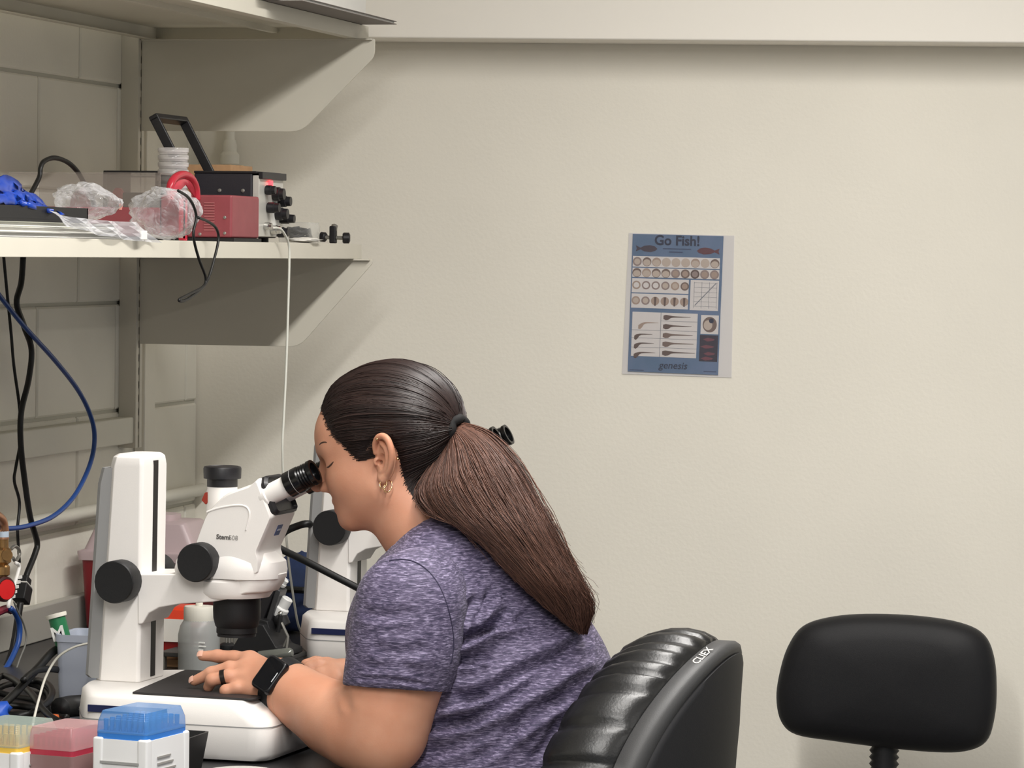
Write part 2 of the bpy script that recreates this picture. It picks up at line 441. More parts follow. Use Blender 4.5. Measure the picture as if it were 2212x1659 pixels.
def microscope(F, label):
    t = F.root('stereo_microscope', label, 'microscope', 'stereo microscopes on the bench')
    # base: plan outline lofted up to a sloping hand rest
    plan = [(.022, -.190), (.292, -.190), (.292, .130), (.022, .130), (-.038, .075), (-.038, -.075)]
    def base_ring(v, inset, cut):
        P = []
        for (u, w) in plan:
            uu = u
            if u > .25: uu = u - cut
            if u < 0: uu = u + inset
            elif u < .1: uu = u + inset
            ww = w + (inset if w < 0 else -inset)
            P.append((uu, ww))
        P = rounded(P, [.02, .03, .03, .03, .03, .03], 5)
        return [(a, b, v) for a, b in P]
    b = MB().rings([base_ring(.004, .006, .006), base_ring(.012, .001, .001), base_ring(.05, 0, 0), base_ring(.058, .001, .006), base_ring(.078, .003, .034), base_ring(.083, .008, .042)]).build('base', M_WHITE, t, ang=50)
    MB().rings([[(a, w_, v) for a, w_, v in base_ring(v0, -.0006, -.0006)] for v0 in (.0492, .0506)], caps=False).build('seam', M_WHITE2, b)
    for (u, w) in ((.0, -.06), (.26, -.16), (.26, .1), (.0, .06)): MB().lathe([(.012, 0.0005), (.012, .006)], (u, w, 0), n=16).build('foot', M_BLACK, b)
    st = uvs(S1, [(187, 1521), (300, 1531), (300, 1545), (187, 1535)], -.1905)
    MB().bb(st[0][0] + .002, st[0][0] + .118, -.1915, -.1885, .060, .0695).build('navy_strip', M_NAVY, b)
    pl = [S1.Lz(x, y, .083) for x, y in ((285, 1497), (388, 1453))]
    P = rounded([(.082, -.163), (.262, -.168), (.262, .10), (.05, .10), (.052, .075)], [.004, .012, .012, .004, .01], 4)
    MB().prism(P, lambda a, c, s: (a, c, s), .0832, .0862).build('stage_plate', mat('stage_black', (38, 35, 36), .6), t, bevel=.001)
    # column: chamfered post with a grey rear cover and a black dovetail slot
    def col(v, uL, uR, hw, ch, ch2=.004):
        return [(uL, -hw + ch, v), (uL + ch, -hw, v), (uR - ch2, -hw, v), (uR, -hw + ch2, v), (uR, hw - ch2, v), (uR - ch2, hw, v), (uL + ch, hw, v), (uL, hw - ch, v)]
    c = MB().rings([col(.083, -.030, .041, .045, .012), col(.0845, -.030, .041, .045, .012), col(.386, -.0095, .0435, .045, .010), col(.3985, -.007, .0425, .042, .010), col(.403, .0, .038, .036, .008)]).build('column', M_WHITE, t, ang=25)
    bev(c, .002, 2)
    MB().rings([[(u, w, v) for u, w in ((uL - .018, -.036), (uL - .012, -.0405), (uL + .02, -.0405), (uL + .02, .0405), (uL - .012, .0405), (uL - .018, .036))] for v, uL in ((.086, -.022), (.09, -.027), (.36, -.010), (.383, -.004))]).build('rear_cover', M_WHITE2, c, ang=30)
    MB().rings([[(uR - .004, -.006, v), (uR + .0006, -.006, v), (uR + .0006, .010, v), (uR - .004, .010, v)] for v, uR in ((.0875, .041), (.393, .0435))]).build('dovetail_slot', mat('slot_dark', (16, 12, 12), .5), c)
    # focus carrier arm with the ring that holds the head
    arm = uvs(S1, [(307, 1238), (409, 1238), (458, 1245), (527, 1250), (597, 1241), (590, 1262), (578, 1280), (525, 1290), (469, 1298), (400, 1302), (354, 1310), (332, 1322), (318, 1345), (308, 1346)], -.030)
    um = .17
    def sq(k): return [(um + (a - um) * k if a > um else a, (b if a < um + .03 else b * 1.0)) for a, b in arm]
    o = MB().rings([[(a, w, b) for a, b in sq(k)] for w, k in ((-.047, .52), (-.043, .66), (-.030, .88), (-.012, 1.0), (.012, 1.0), (.030, .88), (.043, .66), (.047, .52))]).build('focus_arm', M_WHITE, t, ang=35)
    bev(o, .002, 2, 40)
    m = MB().lathe([(.030, -.004), (.050, -.003), (.0545, .004), (.0545, .020), (.050, .024), (.03, .024)], (.165, 0, arm[2][1] - .026), n=40)
    m.build('holder_ring', M_WHITE, t)
    m = MB().lathe([(.0045, 0), (.0045, .0012)], (arm[0][0] + .034, -.004, arm[0][1] - .0004), n=18)
    m.build('screw_hole', M_SLOT, t)
    # focus knobs on both sides, ribbed rim
    def knob(name, c, r, w0, dirn, depth):
        m = MB(); n = 48
        prof = [(r * .80, 0), (r * .98, .001), (r, .003), (r, depth - .003), (r * .985, depth - .0012), (r * .95, depth), (r * .3, depth - .0004)]
        R = []
        for rr, h in prof:
            R.append([(c[0] + math.cos(2 * math.pi * k / n) * rr * (1 - (.012 if (k % 2 and rr > r * .97) else 0)), w0 + dirn * h, c[1] + math.sin(2 * math.pi * k / n) * rr) for k in range(n)])
        m.rings(R)
        return m.build(name, M_BLACK, t, ang=40)
    k1 = S1.uv(245, 1258, -.079)
    knob('focus_knob', k1, .0298, -.046, -1, .033); knob('focus_knob', k1, .0298, .046, 1, .033)
    # head: sloping body with a flared foot
    near = -.044
    body = uvs(S1, [(405, 1236), (423, 1168), (446, 1106), (487, 1066), (543, 1046), (558, 1032), (590, 1116), (556, 1196), (562, 1212), (560, 1243), (458, 1244)], near)
    bo = rounded(body, [.004, .006, .012, .01, .003, .003, .003, .006, .006, .004, .004], 4)
    o = MB().rings([[(a, w, b) for a, b in (bo if k in (1, 2) else [(np.mean([q[0] for q in bo]) * .06 + a * .94, np.mean([q[1] for q in bo]) * .06 + b * .94) for a, b in bo])] for k, w in ((0, -.0478), (1, -.040), (2, .040), (3, .0478))]).build('head', M_WHITE, t, ang=28)
    bev(o, .0022, 3, 25)
    head = o
    # flared foot of the head and its bright shoulder
    zb = arm[2][1]; uc = .170
    def foot(v, k, g=0):
        P = [(-.080, -.046), (.015, -.0565), (.046, -.048), (.068, -.024), (.068, .024), (.046, .048), (.015, .0565), (-.080, .046)]
        return [(uc + p * k + g, q * k, v) for p, q in rounded(P, .012, 3)]
    ft = MB().rings([foot(zb - .001, .98), foot(zb + .010, 1.0), foot(zb + .022, .97), foot(zb + .034, .82, -.005)]).build('head_foot', M_WHITE, t, ang=40)
    # raised ridge line on the side panel
    rp = uvs(S1, [(447, 1106), (470, 1098), (505, 1092), (527, 1093), (537, 1102), (538, 1118), (531, 1145)], -.0482)
    m = MB().tube([(a, -.0476, b) for a, b in spline(rp, 5)], [.0016] * (6 * 5 + 1), 8); m.build('side_ridge', M_WHITE, head)
    # lettering on the side and the blue badge on the front
    me = text_mesh('Stemi', .0092, .0002, .00025); lt = link('lettering', me, mat('print_grey', (95, 92, 90), .6), head)
    p = S1.uv(467, 1164, -.0485); lt.location = (p[0], -.0482, p[1]); lt.rotation_euler = (math.pi / 2, math.radians(1), 0)
    me = text_mesh('508', .0092, .0002); lt = link('lettering', me, mat('print_pale', (150, 147, 143), .6), head)
    p = S1.uv(494, 1166, -.0485); lt.location = (p[0], -.0482, p[1]); lt.rotation_euler = (math.pi / 2, math.radians(1), 0)
    a3, b3 = np.array(body[6]), np.array(body[7]); dd = (b3 - a3) / np.linalg.norm(b3 - a3); nn = np.array([-dd[1], dd[0]])
    if nn[0] < 0: nn = -nn
    def badge(s0, s1, w0, w1, name, mm, lift=.0006):
        Q = [a3 + dd * s for s in (s0, s1)]
        V = []
        for off in (-.002, lift):
            for q, w in ((Q[0], w0), (Q[0], w1), (Q[1], w1), (Q[1], w0)):
                x = q + nn * off; V.append((x[0], w, x[1]))
        return raw(name, V, [(3, 2, 1, 0), (4, 5, 6, 7), (0, 1, 5, 4), (1, 2, 6, 5), (2, 3, 7, 6), (3, 0, 4, 7)], mm, head)
    badge(.016, .032, -.008, .010, 'badge', mat('badge_blue', (40, 62, 120), .4))
    badge(.022, .0245, -.005, .007, 'badge_print', mat('badge_print', (190, 195, 210), .5), .0011)
    # black collar and the pair of eyepiece tubes
    c0 = np.array(body[5]); c1 = np.array(body[6]); ax2 = c1 - c0; L = np.linalg.norm(ax2); ax2 = ax2 / L; nz = np.array([-ax2[1], ax2[0]])
    if nz[1] < 0: nz = -nz
    def pl3(s, w, h): q = c0 + ax2 * s + nz * h; return (q[0], w, q[1])
    P = rounded([(.0, -.030), (.010, -.043), (L - .004, -.043), (L - .001, -.036), (L - .001, .036), (L - .004, .043), (.010, .043), (.0, .030)], .005, 3)
    MB().rings([[pl3(s * k + (1 - k) * L / 2, w * k, h) for s, w in P] for k, h in ((1.0, -.003), (1.0, .004), (.9, .008), (.84, .003))]).build('collar', M_BLACKM, head, ang=40)
    for w in (-.032, .032):
        e0 = S1.L(574, 1073, -.032); e1 = S1.L(688, 1015, -.032); d = e1 - e0; Le = np.linalg.norm(d); d /= Le
        c = (e0[0], w, e0[2]); dx = (d[0], 0, d[2])
        tb = MB().lathe([(.012, -.012), (.0162, -.004), (.0162, .004), (.0146, .006), (.0146, .046)], c, dx, 36).build('eyepiece_tube', M_WHITE, t, ang=30)
        c2 = (c[0] + dx[0] * .036, w, c[2] + dx[2] * .036)
        MB().lathe([(.0150, 0), (.0182, .0015), (.0182, .012), (.0176, .0125), (.0176, .014), (.0184, .0145), (.0184, .023), (.0165, .025), (.0178, .027), (.0160, .029), (.0178, .031), (.0160, .033), (.0176, .035), (.0160, .037), (.0182, .040), (.0180, .0455), (.0135, .0455), (.0128, .034)], c2, dx, 40).build('eyecup', M_BLACKG, tb, ang=30)
        MB().lathe([(.0186, .0132), (.0186, .0140)], c2, dx, 40, caps=False).build('eyecup_line', mat('line_grey', (170, 170, 170), .4), tb)
        MB().lathe([(.0128, .036), (.0128, .038)], c2, dx, 30).build('eye_lens', mat('lens_glass', (20, 25, 35), .05, coat=1), tb)
    # trinocular port behind, with a black cap and a red lever
    q = S1.L(480, 1075, .012)
    z = lambda py: S1.L(480, py, .012)[2]
    MB().lathe([(.0222, z(1120) - q[2]), (.0222, z(1062) - q[2]), (.0212, z(1056) - q[2]), (.0212, z(1050) - q[2])], q, n=36).build('camera_port', M_WHITE, t)
    MB().lathe([(.0215, z(1051) - q[2]), (.0215, z(1034) - q[2]), (.0263, z(1033) - q[2]), (.0268, z(1012) - q[2]), (.0258, z(1008) - q[2]), (.0225, z(1006.5) - q[2]), (.022, z(1007.5) - q[2])], q, n=44).build('port_cap', M_BLACKM, t)
    r0 = uvs(S1, [(452, 1062), (444, 1064), (437, 1080), (446, 1090), (453, 1084)], 0)
    PW('port_lever', r0, -.004, .006, mat('lever_red', (150, 52, 38), .45), t, .0012)
    k2 = S1.uv(420, 1216, -.075)
    knob('zoom_knob', k2, .0270, -.044, -1, .031); knob('zoom_knob', k2, .0270, .044, 1, .031)
    # objective
    ob = S1.L(512, 1300, 0)
    zz = lambda py: S1.L(512, py, 0)[2] - ob[2]
    MB().lathe([(.028, zz(1262)), (.0330, zz(1270)), (.0335, zz(1318)), (.0330, zz(1334)), (.0300, zz(1352)), (.0285, zz(1354)), (.0285, zz(1366)), (.0272, zz(1368)), (.0272, zz(1374)), (.022, zz(1374)), (.021, zz(1366))], ob, n=44).build('objective', M_BLACK, t)
    MB().lathe([(.020, zz(1367)), (.020, zz(1366))], ob, n=32).build('objective_lens', mat('lens_glass', (20, 25, 35)), t)
    return t
MIC1 = microscope(S1, 'white stereo microscope the woman is looking into')
# the second one further along the bench, partly hidden behind the woman
kn = at(710, 1142, d=5.83)
S2 = Fr(0, 0, -4, BZ)
k1 = S1.uv(245, 1258, -.079)
o2 = kn - S2.e1 * k1[0] - S2.e2 * (-.079)
MIC2 = copy_tree(MIC1)
MIC2.location = (o2[0], o2[1], BZ)
MIC2['label'] = 'white stereo microscope further along the bench, half hidden behind the woman'
# ------------------------------------------------------------------ helpers for the loose things
def film(name, col, opac=.15, rough=.12, gloss=.6, crease=0.0):
    """thin clear plastic: mostly see-through, brighter where it turns edge-on"""
    if name in MATS: return MATS[name]
    m = bpy.data.materials.new(name); m.use_nodes = True; N = m.node_tree.nodes; L = m.node_tree.links
    N.remove(N['Principled BSDF']); out = N['Material Output']
    tr = N.new('ShaderNodeBsdfTransparent'); tr.inputs['Color'].default_value = (.97, .97, .97, 1)
    df = N.new('ShaderNodeBsdfPrincipled'); df.inputs['Base Color'].default_value = lin(col); df.inputs['Roughness'].default_value = rough
    lw = N.new('ShaderNodeLayerWeight'); lw.inputs['Blend'].default_value = .35
    mr = N.new('ShaderNodeMapRange'); L.new(lw.outputs['Facing'], mr.inputs['Value'])
    mr.inputs['To Min'].default_value = opac; mr.inputs['To Max'].default_value = gloss
    mx = N.new('ShaderNodeMixShader'); L.new(mr.outputs['Result'], mx.inputs['Fac']); L.new(tr.outputs[0], mx.inputs[1]); L.new(df.outputs[0], mx.inputs[2])
    L.new(mx.outputs[0], out.inputs['Surface'])
    if crease:
        tc = N.new('ShaderNodeTexCoord'); vo = N.new('ShaderNodeTexVoronoi'); vo.feature = 'DISTANCE_TO_EDGE'; vo.inputs['Scale'].default_value = 42
        nz = N.new('ShaderNodeTexNoise'); nz.inputs['Scale'].default_value = 30; mxv = N.new('ShaderNodeMix'); mxv.data_type = 'VECTOR'; mxv.inputs['Factor'].default_value = .06
        L.new(tc.outputs['Object'], nz.inputs['Vector']); L.new(tc.outputs['Object'], mxv.inputs[4]); L.new(nz.outputs['Color'], mxv.inputs[5]); L.new(mxv.outputs[1], vo.inputs['Vector'])
        bp = N.new('ShaderNodeBump'); bp.inputs['Strength'].default_value = crease; bp.inputs['Distance'].default_value = .006
        L.new(vo.outputs['Distance'], bp.inputs['Height']); L.new(bp.outputs['Normal'], df.inputs['Normal']); L.new(bp.outputs['Normal'], lw.inputs['Normal'])
    MATS[name] = m
    return m
def T(name, label, cat, loc, rz=0.0, group=None): return thing(name, label, cat, tuple(map(float, loc)), math.radians(rz), group)
def cable(name, label, P, r, m, n=8, seg=7, cat='cable', group=None):
    P = [np.asarray(p, float) for p in P]; S = spline(P, seg); o0 = S[-1] if S[-1][2] < S[0][2] else S[0]
    o = MB().tube([p - o0 for p in S], r, n).build(name, m, None, ang=180); o.location = tuple(map(float, o0))
    return tag(o, label, cat, group)
def px_path(L, **k): return [at(x, y, **k) for x, y in L]
def crumple(name, c, r, m, parent, seed, amp=.25, sub_=4, freq=2.2, sharp=True, sq=1.0):
    """closed crumpled bag: icosphere pushed in and out by folded noise"""
    from mathutils import noise
    bm = bmesh.new(); bmesh.ops.create_icosphere(bm, subdivisions=sub_, radius=1)
    for v in bm.verts:
        p = v.co.copy(); q = p * freq + Vector((seed * 7.1, seed * 3.3, seed * 1.7))
        f = noise.noise(q) * .6 + abs(noise.noise(q * 2.1)) * .7 - .2
        if sharp: f += (abs(noise.noise(q * 4.3)) - .25) * .35
        s = 1 + amp * f
        v.co = Vector((c[0] + p.x * r[0] * s, c[1] + p.y * r[1] * s, c[2] + max(p.z, -sq) * r[2] * s))
    me = bpy.data.meshes.new(name); bm.to_mesh(me); bm.free()
    me.polygons.foreach_set('use_smooth', [True] * len(me.polygons))
    return link(name, me, m, parent)
ZS = zm_top
# ------------------------------------------------------------------ things on the middle shelf
# black pump instrument with a tilted carrying handle
xb = .435
yn = at(558, 500, x=xb)[1]; yf = at(612, 500, x=xb)[1]
xl = at(418, 500, y=yn)[0]; hI = at(500, 374, x=(xl + xb) / 2)[2] - ZS
t = T('pump_instrument', 'black metal pump instrument with a raised carrying handle and silver front panel', 'instrument', ((xl + xb) / 2, (yn + yf) / 2, ZS))
hx, hy = (xb - xl) / 2, (yf - yn) / 2
M_INST = mat('instrument_black', (40, 38, 44), .45, bump=.1, bscale=900)
MB().bb(-hx, hx - .012, -hy, hy, .008, hI).build('case', M_INST, t, bevel=.003)
MB().bb(-hx, hx - .004, -hy - .001, hy + .001, hI - .001, hI + .003).build('lid', M_BLACKM, t, bevel=.001)
panel = MB().bb(hx - .012, hx, -hy + .003, hy - .003, .010, hI - .004).build('front_panel', mat('panel_silver', (205, 203, 196), .35, .3), t, bevel=.001)
MB().bb(hx - .002, hx + .006, -hy + .003, hy - .003, hI - .010, hI + .002).build('panel_brow', M_BLACKM, t, bevel=.001)
for i, (yy, zz, r, dp, mm) in enumerate([(-.030, .090, .0085, .018, 'b'), (.010, .084, .012, .020, 'b'), (.040, .072, .010, .022, 'b'), (-.020, .060, .0095, .022, 'b'), (.018, .050, .011, .024, 'b'), (.048, .042, .009, .026, 'b'), (-.035, .028, .007, .014, 'c'), (.0, .022, .008, .018, 'c'), (.034, .018, .009, .020, 'b')]):
    MB().lathe([(r * .8, 0), (r, .002), (r, dp * .6), (r * .85, dp * .65), (r * .8, dp), (r * .3, dp)], (hx, yy * hy / .065, zz), (1, 0, 0), 18).build('panel_knob', M_BLACKM if mm == 'b' else M_CHROME, panel)
MB().bb(hx - .001, hx + .004, -hy * .25, -hy * .05, hI - .026, hI - .012).build('power_lamp', mat('lamp_red', (255, 60, 60), .4, emit=(255, 50, 60), estr=3.0), panel)
MB().bb(hx - .001, hx + .003, .0, hy * .5, .030, .055).build('panel_plate', mat('panel_white', (225, 224, 218), .5), panel)
for (a, z0_) in ((hx - .028, .088), (hx - .028, .030), (-hx * .2, .088)):
    MB().lathe([(.0032, 0), (.0032, .0015), (.001, .002)], (a, -hy, z0_), (0, -1, 0), 14).build('screw', M_STEELG, t)
MB().bb(hx - .060, hx - .022, -hy - .0012, -hy, .062, .069).build('label_strip', mat('label_white', (220, 218, 212), .5), t)
for sx in (-1, 1):
    for sy in (-1, 1): MB().lathe([(.009, 0), (.009, .009)], (sx * (hx - .03), sy * (hy - .02), 0), n=14).build('rubber_foot', M_BLACK, t)
# handle: a flat bail hinged on the sides, tilted back towards the wall
pa = at(394, 372, y=yn - .004); pt = at(334, 254, y=yn - .004); pf = at(330, 245, y=yf + .004)
rel = lambda p: np.array(p) - np.array(t.location)
A, B = rel(pa), rel(pt); dv = B - A; dv[1] = 0
def strap(name, p, q, wv, th):
    d = (q - p) / np.linalg.norm(q - p); s = np.cross(d, (0, 1.0, 0)); s /= np.linalg.norm(s); V = []
    for c in (p, q):
        for a_, b_ in ((-1, -1), (1, -1), (1, 1), (-1, 1)): V.append(c + s * wv * a_ + np.array([0, 1.0, 0]) * th * b_)
    o = raw(name, V, [(3, 2, 1, 0), (4, 5, 6, 7), (0, 1, 5, 4), (1, 2, 6, 5), (2, 3, 7, 6), (3, 0, 4, 7)], M_BLACKM, t); return bev(o, .002)
A[1] = -hy - .006; B[1] = -hy - .006; A2 = A - dv / np.linalg.norm(dv) * .022; A3 = A2.copy(); A3[1] = hy + .006; B3 = B.copy(); B3[1] = hy + .006
strap('handle_arm', A2, B, .0085, .0035); strap('handle_arm', A3, B3, .0085, .0035)
d_ = dv / np.linalg.norm(dv); s_ = np.cross(d_, (0, 1.0, 0)); s_ /= np.linalg.norm(s_)
V = []
for yy in (-hy - .0095, hy + .0095):
    for a_, b_ in ((-1, -1), (1, -1), (1, 1), (-1, 1)): V.append(np.array([B[0], yy, B[2]]) + s_ * .0085 * a_ + d_ * .005 * b_)
bev(raw('handle_grip', V, [(3, 2, 1, 0), (4, 5, 6, 7), (0, 1, 5, 4), (1, 2, 6, 5), (2, 3, 7, 6), (3, 0, 4, 7)], M_BLACKM, t), .002)

# red box with louvres, red clamps and a see-through cover
yr_ = at(503, 500, x=.452)[1]; xr0 = at(12, 500, y=yr_)[0]; xr1 = .450
hR = at(450, 421, y=yr_)[2] - ZS
M_RED = mat('red_enamel', (142, 68, 74), .45, var=.04, vscale=40)
t = T('lab_apparatus', 'red metal laboratory box with a clear hinged cover on the middle shelf', 'lab apparatus', ((xr0 + xr1) / 2, yr_ + .075, ZS))
hx, hy = (xr1 - xr0) / 2, .075
MB().bb(hx - .125, hx, -hy, hy, .006, hR).build('housing', M_RED, t, bevel=.004)
MB().bb(-hx, hx - .125, -hy, hy, .006, hR * .72).build('tank', M_RED, t, bevel=.003)
MB().bb(-hx, hx + .004, -hy - .001, hy, 0, .006).build('base_plate', M_BLACK, t)
m = MB()
for k in range(11): MB().bb(hx - .048, hx - .030, -hy - .0012, -hy + .0002, .018 + k * .0045, .0198 + k * .0045).build('louvre', mat('red_light', (168, 100, 102), .4), t)
for (a, b) in ((.012, .014), (.012, .040), (.055, .012)):
    MB().lathe([(.0026, 0), (.0026, .0012), (.001, .0018)], (hx - a, -hy, b), (0, -1, 0), 12).build('screw', M_STEELG, t)
for xx in (at(145, 400, y=yr_ + .05)[0], at(228, 400, y=yr_ + .05)[0]):
    u = xx - t.location[0]; zz = hR * .72
    MB().rings([[(u - .018, .03, zz), (u + .018, .03, zz), (u + .018, .05, zz), (u - .018, .05, zz)], [(u - .014, .032, zz + .020), (u + .012, .032, zz + .020), (u + .012, .048, zz + .020), (u - .014, .048, zz + .020)], [(u - .005, .034, zz + .034), (u + .004, .034, zz + .034), (u + .004, .046, zz + .034), (u - .005, .046, zz + .034)]]).build('clamp', mat('red_plastic', (150, 40, 52), .3), t, bevel=.002)
u0 = at(240, 400, y=yr_ + .02)[0] - t.location[0]; u1 = at(345, 400, y=yr_ + .02)[0] - t.location[0]
MB().bb(u0, u1, .0, .03, hR * .72, hR * .72 + .026).build('black_rail', M_BLACK, t, bevel=.002)
MB().bb(at(258, 400, y=yr_)[0] - t.location[0], at(264, 400, y=yr_)[0] - t.location[0], -hy - .001, -hy + .003, hR * .66, hR * .72 + .006).build('marker_tab', mat('pink_tab', (235, 160, 150), .4), t)
M_ACR = film('acrylic_cover', (176, 166, 158), .22, .08, .55)
zc0, zc1 = hR * .72, at(250, 376, y=yr_)[2] - ZS; u2 = at(432, 400, y=yr_)[0] - t.location[0]
c = MB().bb(-hx + .004, min(u2, hx - .127), -hy + .004, -hy + .007, zc0, zc1).build('cover', M_ACR, t)
MB().bb(-hx + .004, min(u2, hx - .127), hy - .007, hy - .004, zc0, zc1).build('cover_back', M_ACR, c)
MB().bb(-hx + .004, min(u2, hx - .127), -hy + .004, hy - .004, zc1, zc1 + .003).build('cover_top', M_ACR, c)

# flat black rack behind, cardboard box in the corner and a loop of black cable
p0, p1 = at(223, 372, y=-.86), at(345, 372, y=-.86)
t = T('flat_rack', 'thin flat black rack standing behind the clear cover', 'rack', ((p0[0] + p1[0]) / 2, -.80, ZS))
w_ = (p1[0] - p0[0]) / 2; hz = p0[2] - ZS
MB().bb(-w_, w_, -.06, .06, hz - .006, hz + .003).build('top_plate', M_BLACK, t, bevel=.001)
for s in (-1, 1): MB().bb(s * w_ - .004 * (s + 1), s * w_ + .004 * (1 - s), -.06, .06, 0, hz - .006).build('side_plate', M_BLACK, t)
ck = at(500, 359, y=-.42)
t = T('cardboard_box', 'small brown cardboard box in the corner behind the black instrument', 'box', (ck[0] - .01, -.46, ZS))
M_CARD = mat('cardboard', (186, 146, 108), .8, var=.06, vscale=60)
hb = ck[2] - ZS
MB().bb(-.05, .045, -.07, .06, 0, hb).build('carton', M_CARD, t, bevel=.001)
MB().bb(-.05, .045, -.008, .006, hb, hb + .0006).build('tape', mat('packing_tape', (200, 176, 140), .25), t)
cable('cable', 'black cable loop rising behind the clear cover', px_path([(60, 430), (84, 385), (88, 362), (96, 348), (118, 341), (145, 350), (165, 368), (180, 392), (200, 430), (215, 515)], x=.16), .0042, M_CABLE)

# stack of clear dishes
pc = at(373, 510, y=-1.02)
zt_ = at(373, 319, y=-1.02)[2]; nd = 13; dh = (zt_ - ZS) / nd
M_DISH = film('dish_plastic', (232, 228, 226), .34, .1, .8)
words = ['topmost', 'second from the top', 'third from the top', 'fourth from the top', 'fifth from the top', 'sixth from the top', 'seventh from the top', 'eighth from the top', 'ninth from the top', 'tenth from the top', 'eleventh from the top', 'twelfth from the top', 'lowest']
proto = None
for k in range(nd):
    if proto is None:
        t = T('petri_dish', 'x', 'petri dish', (pc[0], pc[1], ZS), 0, 'clear dishes stacked on the middle shelf')
        MB().lathe([(.0225, .0006), (.0240, .0002), (.0246, .0015), (.0246, dh * .62), (.0238, dh * .62), (.0238, .002)], n=36).build('dish', M_DISH, t, ang=40)
        MB().lathe([(.0252, dh * .35), (.0262, dh * .36), (.0264, dh * .88), (.0256, dh * .97), (.0235, dh * .985), (.0002, dh * .985)], n=36, caps=False).build('lid', M_DISH, t, ang=40)
        proto = t
    else: t = copy_tree(proto)
    t.location = (pc[0] + random.Random(k).uniform(-.0006, .0006), pc[1], ZS + k * dh)
    t['label'] = 'clear plastic petri dish, ' + words[nd - 1 - k] + ' of the tall stack on the shelf'

# red oval scoop ring with its black cord, hanging over the shelf edge
P = px_path([(425, 432), (423, 405), (412, 384), (395, 377), (378, 384), (368, 402), (368, 432)], x=.40)
t = T('red_ring', 'red oval plastic ring propped beside the clear dishes', 'plastic ring', at(396, 520, x=.40) * (1, 1, 0) + (0, 0, ZS))
tl = np.array(t.location)
rimP = [p - tl for p in spline(P, 6)]
MB().tube(rimP, .0065, 10).build('rim', mat('red_gloss', (178, 42, 58), .25), t, ang=180)
cen = sum(rimP) / len(rimP)
V = [cen + (0.002, .01, 0)] + rimP; F = [(0, i, i + 1) for i in range(1, len(rimP))]
o = raw('visor', V, F, mat('red_visor', (200, 70, 84), .2), t); o.modifiers.new('s', 'SOLIDIFY').thickness = .002
fz = min(p[2] for p in rimP)
MB().bb(min(p[0] for p in rimP), max(p[0] for p in rimP), -.012, .012, 0, fz + .004).build('stand', mat('red_gloss', (178, 42, 58)), t, bevel=.004)
cable('cable', 'thin black looped cord hanging over the edge of the middle shelf', px_path([(385, 412), (405, 425), (418, 445), (424, 470), (418, 500), (420, 524), (430, 560), (444, 598), (440, 618), (412, 634), (390, 645), (388, 650), (402, 648), (430, 628), (448, 606), (462, 562), (472, 516), (466, 492), (448, 478), (428, 470)], x=.478), .0024, M_CABLE, seg=6)

# clear crumpled bag with a zip tab, and the blue sheet tucked in it
t = T('plastic_bag', 'crumpled clear plastic bag in front of the red box', 'plastic bag', at(300, 520, x=.40) * (1, 1, 0) + (0, 0, ZS))
tl = np.array(t.location); M_BAG = film('bag_film', (236, 236, 240), .06, .06, .75, 1.0)
c1 = at(358, 462, x=.42) - tl; c2 = at(185, 436, x=.38) - tl; c3 = at(430, 478, x=.44) - tl
crumple('pouch', c1, (.058, .05, .043), M_BAG, t, 3, .40, 4, 1.5, sharp=False)
crumple('pouch', c2, (.050, .05, .028), M_BAG, t, 8, .34, 4, 1.5, sharp=False)
flap = [(100, 455), (160, 470), (240, 478), (300, 480), (345, 524), (290, 520), (200, 505), (150, 488)]
fp = [at(x, y, x=.465) - tl for x, y in flap]
bm = bmesh.new(); vs_ = [bm.verts.new(p) for p in fp]; f = bm.faces.new(vs_); bmesh.ops.triangulate(bm, faces=[f]); bmesh.ops.subdivide_edges(bm, edges=bm.edges, cuts=4, use_grid_fill=True)
for v in bm.verts: v.co.x += .006 * math.sin(v.co.y * 60 + v.co.z * 90)
me = bpy.data.meshes.new('flap'); bm.to_mesh(me); bm.free(); o = link('flap', me, film('bag_milky', (232, 232, 236), .22, .2, .6), t); o.modifiers.new('s', 'SOLIDIFY').thickness = .0008
z_ = at(310, 508, x=.47) - tl; MB().box(z_, (.002, .012, .007)).build('zip_tab', mat('zip_white', (238, 236, 230), .4), t, bevel=.001)
t = T('blue_bag', 'folded shiny blue plastic bag at the left end of the middle shelf', 'plastic bag', at(60, 520, x=.42) * (1, 1, 0) + (0, 0, ZS))
tl = np.array(t.location); M_BLUE = mat('blue_plastic', (24, 62, 158), .28, var=.2, vscale=14)
top = [(-60, 372), (0, 382), (40, 400), (70, 425), (100, 450), (128, 458)]; bot = [(-60, 440), (0, 442), (40, 444), (70, 452), (98, 459), (132, 463)]
V = []; F = []; n = 0
for i, (a, b) in enumerate(zip(spline([np.array(p, float) for p in top], 4), spline([np.array(p, float) for p in bot], 4))):
    for k in range(7):
        s = k / 6; q = a * (1 - s) + b * s; x = .44 - .03 * (1 - s) + .007 * math.sin(i * .9 + k * 1.9) + .004 * math.sin(i * 2.3 - k)
        V.append(at(q[0], q[1], x=x) - tl)
    if i:
        for k in range(6): F.append((n - 7 + k, n - 6 + k, n + 1 + k, n + k))
    n += 7
o = raw('fold', V, F, M_BLUE, t, 180); o.modifiers.new('s', 'SOLIDIFY').thickness = .006
